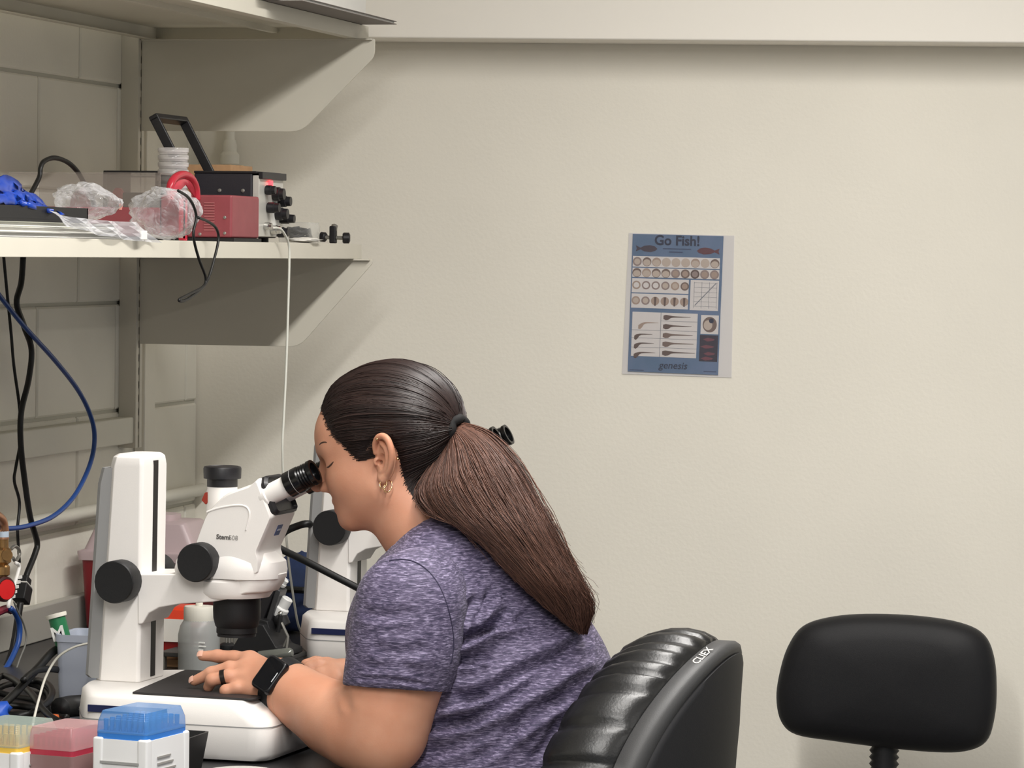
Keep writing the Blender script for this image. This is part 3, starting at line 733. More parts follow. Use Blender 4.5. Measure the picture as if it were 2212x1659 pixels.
# trays and folders lying along the shelf edge
y0_ = at(275, 510, x=.455)[1]
names = [('grey', (150, 148, 142)), ('white', (222, 220, 212)), ('grey-green', (166, 166, 152))]
for k, (nm, cl) in enumerate(names):
    t = T('document_folder', nm + ' flat folder, ' + ['lowest', 'middle one', 'topmost'][k] + ' of the pile at the shelf edge', 'folder', (.32, (y0_ - 2.9) / 2, ZS + .0002 + k * .0075), 0, 'folders piled at the shelf edge')
    L = (y0_ + 2.9) / 2 - .01 * k
    mm = mat('folder_' + nm.replace('-', '_'), cl, .6)
    MB().bb(-.12, .135 - .004 * k, -L, L, 0, .001).build('back_cover', mm, t); MB().bb(-.12, .135 - .004 * k, -L, L, .0061, .0072).build('front_cover', mm, t)
    MB().bb(-.118, .131 - .004 * k, -L + .004, L - .004, .0011, .006).build('paper', mat('paper_white', (232, 230, 224), .8), t)
pb = at(190, 486, x=.445)
t = T('black_tray', 'low black plastic tray lying on the folders beside the blue bag', 'tray', (.33, -2.35, ZS + .0226))
L = pb[1] + 2.35
MB().bb(-.12, .115, -.5, L, 0, .004).build('bottom', M_BLACK, t)
for (a, b, c_, d) in ((-.12, .115, -.5, -.496), (-.12, .115, L - .004, L), (-.12, -.116, -.5, L), (.111, .115, -.5, L)): MB().bb(a, b, c_, d, .0041, .022).build('side', M_BLACK, t)

# clear tub of coiled cable, small black clamp and a paper towel at the shelf end
pj = at(646, 520, x=.40)
t = T('storage_tub', 'clear plastic tub holding a coil of dark cable', 'tub', (pj[0], pj[1], ZS + .001))
M_TUB = film('tub_plastic', (225, 225, 220), .12, .08, .6)
P = rounded([(-.030, -.04), (.030, -.04), (.030, .04), (-.030, .04)], .010, 4)
MB().rings([[(a * k, b * k, z) for a, b in P] for k, z in ((.92, .0005), (.96, .003), (1.0, .030), (.93, .036), (.90, .037))]).build('tub', M_TUB, t, ang=50)
rr = random.Random(4)
MB().tube([((.018 + .004 * math.sin(k * 1.7)) * math.cos(k * .55), (.024 + .005 * math.cos(k * 1.3)) * math.sin(k * .55), .007 + .0006 * k * .55 + .003 * math.sin(k * 2.1)) for k in range(56)], .0028, 6).build('coiled_cable', mat('cable_grey', (52, 52, 56), .5), t, ang=180)
pk = at(722, 521, x=.43)
t = T('thumb_clamp', 'small black thumb-screw clamp near the end of the middle shelf', 'clamp', (pk[0], pk[1], ZS + .001))
MB().lathe([(.008, 0), (.010, .002), (.010, .012), (.006, .014)], (.016, 0, .010), (1, .25, 0), 18).build('thumb_knob', M_BLACKM, t)
MB().lathe([(.007, 0), (.009, .002), (.009, .010), (.005, .012)], (-.016, 0, .011), (-1, .2, .1), 18).build('thumb_knob', M_BLACKM, t)
MB().tube([(-.018, 0, .011), (.018, 0, .010)], .0035, 10).build('rod', M_STEELG, t)
MB().box((-.002, 0, .016), (.006, .007, .016)).build('jaw', M_BLACKM, t, bevel=.002)
MB().lathe([(.0045, 0), (.006, .003), (.006, .012), (.002, .014)], (-.002, 0, .022), (.25, 0, 1), 14).build('jaw_screw', M_STEELG, t)
pk = at(668, 522, x=.45)
t = tag(crumple('paper_towel', (0, 0, .004), (.028, .05, .0045), mat('tissue', (228, 224, 216), .9), None, 11, .5, 3, 2.0), 'crumpled white paper towel beside the clear tub', 'paper towel'); t.location = (pk[0] - .01, pk[1], ZS + .0014)
cable('tubing', 'thin white air tube hanging from the instrument down to the bench', px_path([(590, 492), (606, 495), (618, 512), (624, 530), (625, 560), (623, 640), (620, 740), (617, 820), (613, 900), (610, 960), (611, 1010), (614, 1080), (622, 1200), (640, 1330), (650, 1365)], x=.474), .0022, mat('tube_white', (214, 214, 204), .5), cat='tube')

# ------------------------------------------------------------------ papers poking over the top shelf
zT = zt_bot + HS
a = at(857, 49, z=zT + .004)
t = T('document_folder', 'grey folder poking over the edge of the top shelf', 'folder', (a[0] - .12, a[1] - .30, zT + .0005))
for k, z0_ in ((0, 0), (1, .005)): MB().bb(-.11, .12, -.30, .30, z0_, z0_ + .0012).build('cover', mat('folder_dark', (120, 112, 108), .6), t)
MB().bb(-.11, .116, -.298, .296, .0012, .005).build('paper', mat('paper_white', (232, 230, 224)), t)
t = T('binder', 'white binder lying on the folder on the top shelf', 'binder', (a[0] - .16, a[1] - .36, zT + .0072))
MB().bb(-.11, .13, -.30, .30, 0, .003).build('cover', M_WHITE, t, bevel=.001); MB().bb(-.11, .13, -.30, .30, .040, .043).build('cover', M_WHITE, t, bevel=.001)
MB().bb(-.113, -.11, -.30, .30, 0, .043).build('spine', M_WHITE, t); MB().bb(-.10, .12, -.29, .29, .0031, .0399).build('paper', mat('paper_white', (232, 230, 224)), t)
# vertical cover strip between the post and the corner
ya, yb_ = at(313, 600, x=.02)[1], at(336, 600, x=.02)[1]
MB().bb(0, .022, ya, yb_, BZ + .06, 2.05).build('trim_5', M_BLOCK, bevel=.003)['kind'] = 'structure'
# ------------------------------------------------------------------ things on the bench
def B(px, py, z=0.0): return at(px, py, z=BZ + z)
# sharps container: dark red bin under a pale see-through lid
p = B(162, 1364); X0, Y0 = p[0] + .004, p[1]
t = T('sharps_container', 'large dark red sharps container with a pale pink lid behind the microscope column', 'sharps container', (X0 + .115, Y0 + .07, BZ))
M_SRED = mat('sharps_red', (116, 14, 26), .35, spec=.5)
hS = at(165, 1190, y=Y0)[2] - BZ
def rr4(x, y, z, r=.014): return [(a, b, z) for a, b in rounded([(-x, -y), (x, -y), (x, y), (-x, y)], r, 4)]
MB().rings([rr4(.100, .058, 0), rr4(.104, .062, .01), rr4(.112, .068, hS)]).build('bin', M_SRED, t, ang=50)
M_LID = mat('sharps_lid', (196, 176, 178), .35, alpha=.92)
lid = MB().rings([rr4(.116, .072, hS - .016), rr4(.118, .074, hS - .004), rr4(.118, .074, hS), rr4(.108, .064, hS + .003), rr4(.085, .060, hS + .052), rr4(.080, .054, hS + .056)]).build('lid', M_LID, t, ang=45)
MB().rings([rr4(.05, .03, hS + .056), rr4(.05, .03, hS + .066), rr4(.044, .024, hS + .068)]).build('lid_hatch', M_LID, lid, ang=45)

# grey pencil bin with a green marker tube leaning in it
p = B(124, 1528); q = at(122, 1372, y=p[1])
t = T('desk_bin', 'pale blue-grey plastic bin behind the near microscope', 'bin', (p[0] + .045, p[1] + .045, BZ + .0005))
hB = q[2] - BZ; M_BIN = mat('bin_grey', (176, 182, 196), .5)
def wall4(x, y, z0, z1, th, m, t, name='bin_body', flare=1.06, r=.012):
    return MB().rings([rr4(x * .97, y * .97, z0, r), rr4(x, y, z0 + .004, r), rr4(x * flare, y * flare, z1, r), rr4(x * flare - th, y * flare - th, z1, r), rr4(x - th, y - th, z0 + .006, r)]).build(name, m, t, ang=45)
wall4(.046, .045, 0, hB, .003, M_BIN, t, 'bin_body')
MB().rings([rr4(.051, .050, hB - .010), rr4(.051, .050, hB + .001)], caps=False).build('rim_band', M_BIN, t, ang=45)
a = at(140, 1400, y=p[1] + .03); b = at(122, 1331, y=p[1] + .03)
t = T('marker_tube', 'green and white tube leaning in the grey bin', 'tube', (a[0], a[1], BZ + .03))
tl = np.array(t.location); A_, B_ = a - tl, b - tl; d = (B_ - A_) / np.linalg.norm(B_ - A_); lo3 = A_ - d * (A_[2] - .004) / d[2]
Lg = np.linalg.norm(B_ - lo3)
MB().lathe([(.012, 0), (.013, .001), (.013, Lg)], lo3, d, 24).build('tube_body', mat('marker_green', (34, 110, 70), .4), t)
MB().lathe([(.0155, Lg - .002), (.016, Lg + .001), (.016, Lg + .004), (.0002, Lg + .0045)], lo3, d, 24).build('tube_cap', mat('cap_white', (226, 222, 210), .5), t)
me = text_mesh('M.', .030, .0002, .0006); lt = link('lettering', me, mat('print_white', (235, 235, 230), .5), t)
xx = np.cross((0, -1.0, 0), d); xx = -xx if xx[0] < 0 else xx; xx /= np.linalg.norm(xx)
zz = np.cross(xx, d); pos = lo3 + d * (Lg - .036) + zz * .0133 - xx * .011
lt.matrix_local = Matrix(((xx[0], d[0], zz[0], pos[0]), (xx[1], d[1], zz[1], pos[1]), (xx[2], d[2], zz[2], pos[2]), (0, 0, 0, 1)))

# red-orange biohazard tub with a white label, wash bottle and a cardboard scrap behind the stage
p = B(368, 1432)
t = T('biohazard_tub', 'small dark red waste tub with an orange lid and a white label', 'waste tub', (p[0], p[1] + .035, BZ + .0125))
h1 = at(368, 1352, y=p[1])[2] - BZ - .0125; h2 = at(368, 1312, y=p[1])[2] - BZ - .0125
MB().rings([rr4(.046, .036, 0), rr4(.048, .038, h1)]).build('tub', mat('waste_red', (128, 22, 26), .35), t, ang=45)
MB().rings([rr4(.049, .039, h1 - .002), rr4(.050, .040, h1 + .004), rr4(.047, .037, h2 - .004), rr4(.040, .030, h2)]).build('lid', mat('waste_orange', (214, 62, 34), .4), t, ang=45)
lb = MB().bb(-.042, .036, -.0412, -.0395, h1 - .026, h1 + .012).build('label', mat('label_white', (220, 218, 212)), t)
for k in range(3): MB().bb(-.036, -.022 - .004 * (k == 2), -.0416, -.0411, h1 - .004 - k * .005, h1 - .0015 - k * .005).build('print_line', mat('print_grey', (95, 92, 90)), lb)
c = T('cardboard_sheet', 'thin tan cardboard sheet under the red waste tub', 'cardboard', (p[0] - .0, p[1] + .02, BZ + .0005))
MB().bb(-.06, .06, -.075, .075, 0, .0118).build('sheet', M_CARD, c)
p = B(430, 1455)
t = T('wash_bottle', 'squat translucent plastic bottle with a ribbed white screw cap', 'bottle', (p[0] - .012, p[1] + .034, BZ + .0005))
zz = lambda y: at(434, y, y=p[1] + .034)[2] - BZ
M_PE = mat('polyethylene', (172, 174, 172), .35, alpha=.68)
MB().lathe([(.030, 0), (.0340, .003), (.0345, zz(1372)), (.031, zz(1352)), (.026, zz(1341)), (.0235, zz(1338)), (.0235, zz(1332))], n=40).build('bottle_body', M_PE, t, ang=45)
m = MB(); R = []
for r, z in ((.0245, zz(1342)), (.0255, zz(1340)), (.0255, zz(1314)), (.024, zz(1310)), (.012, zz(1309))): R.append([((r - (.0008 if (k % 2 and r > .025) else 0)) * math.cos(2 * math.pi * k / 72), (r - (.0008 if (k % 2 and r > .025) else 0)) * math.sin(2 * math.pi * k / 72), z) for k in range(72)])
m.rings(R); m.build('screw_cap', mat('cap_white', (226, 222, 210)), t, ang=50)
MB().lathe([(.006, zz(1310)), (.006, zz(1303)), (.004, zz(1300))], n=16).build('cap_nipple', mat('cap_white', (226, 222, 210)), t)
for k, wd in enumerate((.018, .022, .012)): MB().box((.012, -.0322, zz(1384) - k * .006), (wd / 2, .0006, .0012)).build('printed_line', mat('print_white', (235, 235, 230)), t)

# black micromanipulator on its plate, further back
p0 = B(690, 1402); p1 = B(604, 1440)
pc = (p0 + p1) / 2
MP = Fr(.50, -.98, -8, BZ)
t = T('manipulator_plate', 'low dark grey steel plate table under the black manipulator', 'plate', (.470, -1.17, BZ), -4)
MB().bb(-.112, .112, -.08, .08, .021, .028).build('table_top', mat('plate_grey', (66, 65, 64), .45, .3), t, bevel=.001)
for sx in (-.104, .104):
    for sy in (-.072, .072): MB().bb(sx - .005, sx + .005, sy - .005, sy + .005, 0, .021).build('leg', M_STEELG, t)
F = Fr(.45, -1.19, -4, BZ + .0285)
t = F.root('micromanipulator', 'black micromanipulator with white control knobs behind the microscope objective', 'micromanipulator')
Lq = lambda x, y, w=0: F.L(x, y, w)
g = lambda P, w=0: [F.uv(x, y, w) for x, y in P]
def slab(name, pts, w0, w1, m, b=.002):
    o = MB().prism(g(pts), lambda a, c, s: (a, s, c), w0, w1).build(name, m, t); return bev(o, b)
zb = .001
slab('carriage', [(565, 1330), (592, 1338), (612, 1405), (612, 1412), (540, 1412), (548, 1380)], -.03, .03, M_BLACK)
slab('stage_block', [(556, 1338), (590, 1344), (618, 1392), (640, 1400), (640, 1412), (515, 1412), (528, 1386)], -.045, .03, M_BLACK)
slab('foot_block', [(528, 1400), (622, 1402), (622, 1415), (528, 1415)], -.04, .04, M_BLACK)
slab('slide_rail', [(588, 1252), (606, 1262), (574, 1345), (556, 1340)], -.018, .018, M_BLACKM)
slab('slide_cover', [(602, 1268), (612, 1275), (588, 1350), (578, 1346)], -.014, .02, mat('rail_grey', (70, 70, 72), .4, .5))
for (x0, y0, x1, y1, r0, r1, mm) in ((600, 1330, 622, 1292, .0125, .0095, 'w'), (604, 1262, 616, 1250, .010, .008, 'w')):
    a, b = Lq(x0, y0, .006), Lq(x1, y1, .006); d = (b - a); L = np.linalg.norm(d)
    MB().lathe([(r0 * .9, 0), (r0, .003), (r0, L * .42), (r0 * .92, L * .46), (r1, L * .5), (r1, L * .95), (r1 * .8, L)], a, d / L, 24).build('control_knob', mat('knob_white', (226, 226, 224), .4), t)
a, b = Lq(606, 1340, .006), Lq(600, 1330, .006); d = b - a; L = np.linalg.norm(d)
MB().lathe([(.012, -.012), (.014, 0), (.014, L)], a, d / L, 24).build('knob_skirt', M_BLACK, t)
a = Lq(606, 1326, -.02); MB().lathe([(.0003, -.0048), (.0034, -.0034), (.0048, 0), (.0034, .0034), (.0003, .0048)], a, (0, 0, 1), 16).build('ball_end', M_CHROME, t, ang=180)
for (P, r, mm) in (([(606, 1330), (604, 1350), (600, 1365)], .004, M_BLACK), ([(608, 1345), (622, 1375), (618, 1405)], .0025, M_STEELG), ([(622, 1375), (612, 1398)], .002, M_STEELG), ([(551, 1350), (545, 1370), (537, 1402)], .003, M_STEELG), ([(516, 1374), (537, 1400)], .0025, M_STEELG)):
    MB().tube([Lq(x, y, -.022) for x, y in P], r, 8).build('rod', mm, t)
for x in (489, 496, 506): MB().tube([Lq(x, 1350, -.02), Lq(x, 1410, -.02)], .0022 if x != 506 else .0015, 8).build('guide_rod', M_STEELG, t)
MB().lathe([(.013, 0), (.015, .004), (.015, .012), (.009, .016)], Lq(492, 1420, -.02) * (1, 1, 0) + (0, 0, .0), n=20).build('rod_socket', M_BLACK, t)
slab('cross_bar', [(486, 1406), (560, 1408), (560, 1414), (486, 1413)], -.032, .0, M_BLACKM, .001)
a, b = Lq(560, 1417, -.06), Lq(633, 1410, -.06); d = b - a; L = np.linalg.norm(d)
MB().lathe([(.008, 0), (.0085, L * .2), (.0085, L * .92), (.006, L * .98), (.002, L)], a, d / L, 20).build('glass_holder', mat('holder_grey', (120, 122, 116), .15, .4), t)

# navy cloth bag behind it
p = B(640, 1372)
t = T('cloth_bag', 'crumpled navy blue cloth bag with a black strap beside the far microscope', 'bag', (p[0] - .012, p[1] + .07, BZ))
crumple('cloth', (0, 0, .068), (.075, .085, .078), mat('navy_cloth', (34, 48, 82), .85, var=.25, vscale=25), t, 2, .28, 4, 1.6, sharp=False, sq=.8)
MB().tube([(-.02, -.095, .085), (.03, -.095, .084), (.07, -.06, .082)], .006, 8).build('strap', M_CABLE, t)
MB().tube([(-.03, -.085, .118), (-.01, -.09, .108), (.005, -.094, .100)], .0015, 6).build('piping', mat('piping_pale', (120, 135, 170), .7), t)
# goosenecks and cables beside the far microscope
cable('gooseneck_lamp', 'stiff black gooseneck cable slanting down behind the microscope head', [at(560, 1150, y=-1.25), at(600, 1182, y=-1.25), at(660, 1212, y=-1.22), at(720, 1243, y=-1.2), at(790, 1280, y=-1.18), at(850, 1320, y=-1.15), B(900, 1420, .0064)], .0062, M_CABLE, 10)
cable('cable', 'black cable arching from the far microscope towards the near one', [at(600, 1175, y=-1.02), at(612, 1152, y=-1.02), at(638, 1138, y=-1.02), at(668, 1132, y=-1.02), at(700, 1150, y=-.94), at(720, 1230, y=-.9), B(730, 1330, .0064)], .0062, M_CABLE, 10)

# brass valve, red gauge, slotted white bracket and plug adapter by the wall
t = T('brass_valve', 'brass wall valve with a red-faced knob at the left edge', 'valve', at(5, 1330, x=.10))
tl = np.array(t.location); q = lambda x, y, xx=.10: at(x, y, x=xx) - tl
M_BRASS = mat('brass', (176, 138, 92), .32, .9, var=.1, vscale=60)
M_COP = mat('copper', (190, 140, 108), .35, .8)
MB().tube(spline([q(-40, 1105), q(-15, 1112), q(2, 1124), q(7, 1145), q(7, 1165)], 6), .0095, 14).build('elbow', M_COP, t)
MB().lathe([(.0095, 0), (.0095, .01)], q(7, 1160), (0, 0, 1), 18).build('tape_ring', mat('ptfe', (190, 205, 220), .6), t)
MB().lathe([(.007, 0), (.011, .003), (.011, .016), (.008, .02), (.013, .024), (.013, .044), (.0085, .048), (.0085, .062)], q(7, 1245), (0, 0, 1), 20).build('valve_body', M_BRASS, t)
MB().lathe([(.007, 0), (.007, .022), (.009, .022), (.009, .030)], q(10, 1196), (.35, -.6, .0), 16).build('side_port', M_BRASS, t)
MB().tube(spline([q(24, 1186), q(32, 1180), q(40, 1186), q(42, 1198), q(34, 1212), q(28, 1205)], 5), .003, 8).build('lever', M_STEELG, t)
MB().lathe([(.017, 0), (.021, .003), (.021, .012), (.018, .015)], q(2, 1272), (.85, -.5, 0), 28).build('gauge_case', mat('gauge_dark', (58, 20, 20), .4), t)
MB().lathe([(.0165, .0146), (.0165, .0162), (.0002, .0166)], q(2, 1272), (.85, -.5, 0), 28).build('gauge_face', mat('gauge_red', (214, 34, 36), .35), t)
MB().tube(spline([q(-10, 1325), q(5, 1318), q(16, 1315), q(24, 1318)], 5), .007, 10).build('hose_end', mat('hose_maroon', (120, 22, 44), .4), t)
t = T('slotted_bracket', 'white slotted plastic bracket hanging slanted beside the brass valve', 'bracket', at(22, 1312, x=.115))
tl = np.array(t.location)
MB().tube(spline([q2 - tl for q2 in (at(34, 1216, x=.115), at(41, 1222, x=.115), at(38, 1240, x=.115), at(20, 1298, x=.115), at(19, 1312, x=.115))], 5), .0034, 8).build('rail', mat('bracket_white', (236, 234, 230), .4), t, ang=180)
for k in range(5):
    s = k / 4; a = at(40 - 15 * s, 1246 + 42 * s, x=.117) - tl; MB().box(a + (.0, .006, -.001), (.002, .006, .0025)).build('tooth', mat('bracket_white', (236, 234, 230)), t)
t = T('plug_adapter', 'black cable adapter block with a thin white stripe', 'adapter', at(46, 1302, x=.085))
tl = np.array(t.location); a, b = at(44, 1300, x=.085) - tl, at(54, 1247, x=.085) - tl; d = (b - a); L = np.linalg.norm(d); d /= L; s1 = np.cross(d, (1, 0, 0)); s1 /= np.linalg.norm(s1)
def blk(z0, z1, hw, hd, name, m):
    V = []
    for z in (z0, z1):
        for e, f in ((-1, -1), (1, -1), (1, 1), (-1, 1)): V.append(a + d * z + s1 * hw * e + np.array([1.0, 0, 0]) * hd * f)
    return bev(raw(name, V, [(3, 2, 1, 0), (4, 5, 6, 7), (0, 1, 5, 4), (1, 2, 6, 5), (2, 3, 7, 6), (3, 0, 4, 7)], m, t), .002)
blk(0, L * .66, .0155, .012, 'housing', M_BLACK); blk(L * .66, L * .72, .0150, .0115, 'stripe', mat('label_white', (220, 218, 212))); blk(L * .72, L, .0110, .009, 'strain_relief', M_BLACK)

cable('power_cord', 'thick black power cord hanging down the block wall to the adapter', px_path([(50, 555), (46, 610), (36, 655), (52, 705), (68, 755), (62, 820), (46, 890), (45, 960), (55, 1050), (66, 1120), (80, 1170), (76, 1195), (60, 1235), (55, 1250)], x=.085), .0052, M_CABLE, 10)
cable('cable', 'thin black cable hanging down the block wall at the left edge', px_path([(8, 555), (16, 640), (24, 720), (30, 790), (42, 880), (44, 950), (34, 1010), (31, 1040), (42, 1085), (38, 1140), (40, 1185), (42, 1215)], x=.075), .0028, M_CABLE)
cable('air_hose', 'blue air hose curving in a wide loop against the block wall', px_path([(-60, 560), (0, 640), (55, 708), (120, 780), (170, 845), (198, 905), (204, 955), (192, 1010), (160, 1072), (115, 1115), (60, 1136), (15, 1142), (-30, 1140)], x=.095), .0042, mat('hose_blue', (34, 72, 140), .35), 10)
cable('air_hose', 'dark blue hose dropping behind the bench clutter at the left edge', px_path([(22, 1314), (33, 1325), (42, 1350), (40, 1385), (26, 1420), (8, 1450), (-15, 1475)], x=.11), .0048, mat('hose_blue', (34, 72, 140)), 10)
cable('cable', 'black cord running from the adapter down to the bench clutter', px_path([(44, 1302), (38, 1340), (32, 1380), (24, 1415), (10, 1445), (-20, 1462)], x=.10), .0060, M_CABLE, 10)
cable('cable', 'thin grey wire looping down from the white bracket', px_path([(30, 1300), (38, 1320), (50, 1345), (57, 1372), (54, 1395), (44, 1420), (30, 1460), (15, 1500)], x=.13), .0016, mat('wire_grey', (110, 110, 106), .5))
# tangle of black cables on the bench behind the tip boxes
tang = [([(-30, 1500), (20, 1478), (70, 1478), (105, 1500), (95, 1530), (40, 1525), (-30, 1520)], 'black cable coil lying nearest the bench corner'),
        ([(-30, 1555), (30, 1500), (80, 1445), (130, 1398), (200, 1396)], 'thick black cable rising behind the grey bin'),
        ([(50, 1470), (75, 1450), (110, 1445), (140, 1450)], 'short black cable arch beside the grey bin'),
        ([(-20, 1490), (30, 1505), (85, 1515), (120, 1545), (145, 1550)], 'black cable trailing towards the microscope base'),
        ([(-20, 1535), (50, 1545), (100, 1520), (112, 1490), (85, 1470), (30, 1478)], 'black cable looped over the tangle'),
        ([(-20, 1480), (10, 1460), (60, 1490), (100, 1540), (130, 1560)], 'black cable lying straight across the tangle')]
for k, (P, lb) in enumerate(tang):
    P3 = [B(x, y, .006 + .009 * (k % 3) + .004 * math.sin(i * 1.3 + k)) for i, (x, y) in enumerate(P)]
    if k == 1: P3 = [at(x, y, x=.36 - .05 * i * 0) for i, (x, y) in enumerate(P)]
    if k == 2: P3 = [at(x, y, x=.37) for x, y in P]
    cable('cable', lb, P3, .0050 if k != 1 else .0062, M_CABLE, 8, group=None)
cable('cable', 'thin pale wire arching over the cable tangle to the yellow tip box', [at(200, 1388, x=.46), at(160, 1398, x=.47), at(125, 1420, x=.48), at(100, 1460, x=.50), at(84, 1510, x=.53), at(72, 1560, x=.56), at(66, 1600, x=.58)], .0018, mat('wire_pale', (196, 194, 184), .5))
cable('plug_lead', 'black plug body beside the microscope base', [B(130, 1530, .02), B(150, 1526, .02), B(175, 1524, .02)], .016, M_BLACK, 12, cat='plug')

# blue glove scrap and orange cap
p = B(0, 1570); t = T('blue_glove', 'crumpled blue plastic glove at the left edge of the bench', 'glove', (p[0] - .02, p[1], BZ)); crumple('glove', (0, 0, .021), (.035, .03, .018), mat('glove_blue', (30, 84, 190), .4), t, 9, .4, 3)
p = B(113, 1563); t = T('orange_cap', 'small orange screw cap behind the red tip box', 'cap', (p[0], p[1], BZ + .0005)); MB().lathe([(.010, 0), (.0105, .001), (.0105, .010), (.009, .0125), (.0002, .013)], n=24).build('cap', mat('cap_orange', (236, 120, 66), .45), t)

# long black tray between the tip boxes and the microscope base
a, b = at(458, 1578, z=BZ + .055), at(440, 1655, z=BZ)
t = T('accessory_tray', 'long open black plastic tray behind the tip boxes', 'tray', (a[0] - .108, a[1] - .048, BZ + .0005), -3)
wall4(.098, .040, 0, .055, .003, mat('tray_black', (34, 35, 36), .45), t, 'tray_body', 1.09, .008)

# pipette tip boxes
M_RACK = mat('rack_white', (226, 226, 226), .4)
def tip_box(px, py, wx_, wy, hb, hl, rz, lidc, bandc, basec, label, white=True, tips=True):
    p = at(px, py, z=BZ + hb)
    t = T('pipette_tip_box', label, 'tip box', (p[0], p[1], BZ + .0005), rz, 'pipette tip boxes at the bench edge')
    k = .94
    body = MB().rings([rr4(wx_, wy, 0, .006), rr4(wx_, wy, .01, .006), rr4(wx_ * .97, wy * .97, hb, .006)]).build('base', basec, t, ang=45)
    if white:
        for sx in (-1, 1):
            for sy in (-1, 1): MB().rings([[(sx * (wx_ - .010 + a), sy * (wy - .010 + b), z) for a, b in ((-.004, -.004), (.0105, -.004), (.0105, .0105), (-.004, .0105))] for z in (0, hb + .002)]).build('corner_post', M_RACK, body, bevel=.003)
        for sy in (-1, 1): MB().bb(-wx_ * .72, wx_ * .72, sy * (wy + .0002) - .0008, sy * (wy + .0002) + .0008, hb * .62, hb * .66).build('rail', mat('rack_grey', (150, 150, 148), .5), body)  # thin mid-grey strip across the front and back of the rack
        for k2 in range(3): MB().bb(wx_ - .0004, wx_ + .0008, -wy * .5, wy * (.1 + .12 * k2), hb * (.70 - .1 * k2), hb * (.73 - .1 * k2)).build('printed_line', mat('print_pale', (150, 147, 143)), body)
    MB().rings([rr4(wx_ * k, wy * k, hb, .006), rr4(wx_ * k, wy * k, hb + hl * .26, .006)]).build('tip_deck', bandc, t, ang=45)
    MB().rings([rr4(wx_ * (k + .005), wy * (k + .005), hb + hl * .20, .006), rr4(wx_ * (k - .01), wy * (k - .01), hb + hl * .62, .006), rr4(wx_ * .84, wy * .84, hb + hl, .006)]).build('lid', lidc, t, ang=45)
    if tips:
        nx, ny = 8, 6; me = None
        for i in range(nx):
            for j in range(ny):
                if me is None: o = MB().lathe([(.0030, 0), (.0034, hl * .42), (.0022, hl * .43)], n=8).build('tip', bandc, t); me = o.data
                else: o = link('tip', me, None, t)
                o.location = ((i - (nx - 1) / 2) * wx_ * 1.7 / nx, (j - (ny - 1) / 2) * wy * 1.7 / ny, hb + hl * .26)
    return t
BLU = film('lid_blue', (96, 152, 212), .42, .15, .75)
tip_box(306, 1588, .0385, .055, .080, .034, -10, BLU, mat('deck_blue', (48, 118, 200), .4), M_RACK, 'white tip rack with a clear blue lid, rightmost of the three tip boxes')
tip_box(150, 1622, .036, .052, .055, .034, -10, film('lid_pink', (214, 168, 170), .42, .2, .75), mat('deck_red', (164, 46, 66), .4), film('base_smoke', (150, 118, 116), .70, .2, .85), 'pink lidded tip box with a crimson band, between the yellow and blue ones', white=False)
tip_box(25, 1615, .042, .052, .058, .034, -10, film('lid_teal', (170, 188, 182), .40, .2, .75), mat('deck_yellow', (226, 186, 78), .45), M_RACK, 'yellow banded tip box with a pale green lid, leftmost of the three')
# round dish at the very front
p = B(520, 1690)
t = T('petri_dish', 'flat round dish lying on the bench in front of the near microscope', 'petri dish', (p[0], p[1], BZ + .0005))
MB().lathe([(.042, 0), (.0435, .001), (.0435, .011), (.0425, .011), (.0425, .002)], n=48).build('dish', mat('dish_white', (206, 204, 198), .3), t)
MB().lathe([(.0445, .004), (.0455, .004), (.0455, .0135), (.044, .0145), (.0002, .0145)], n=48, caps=False).build('lid', mat('dish_white', (206, 204, 198)), t)
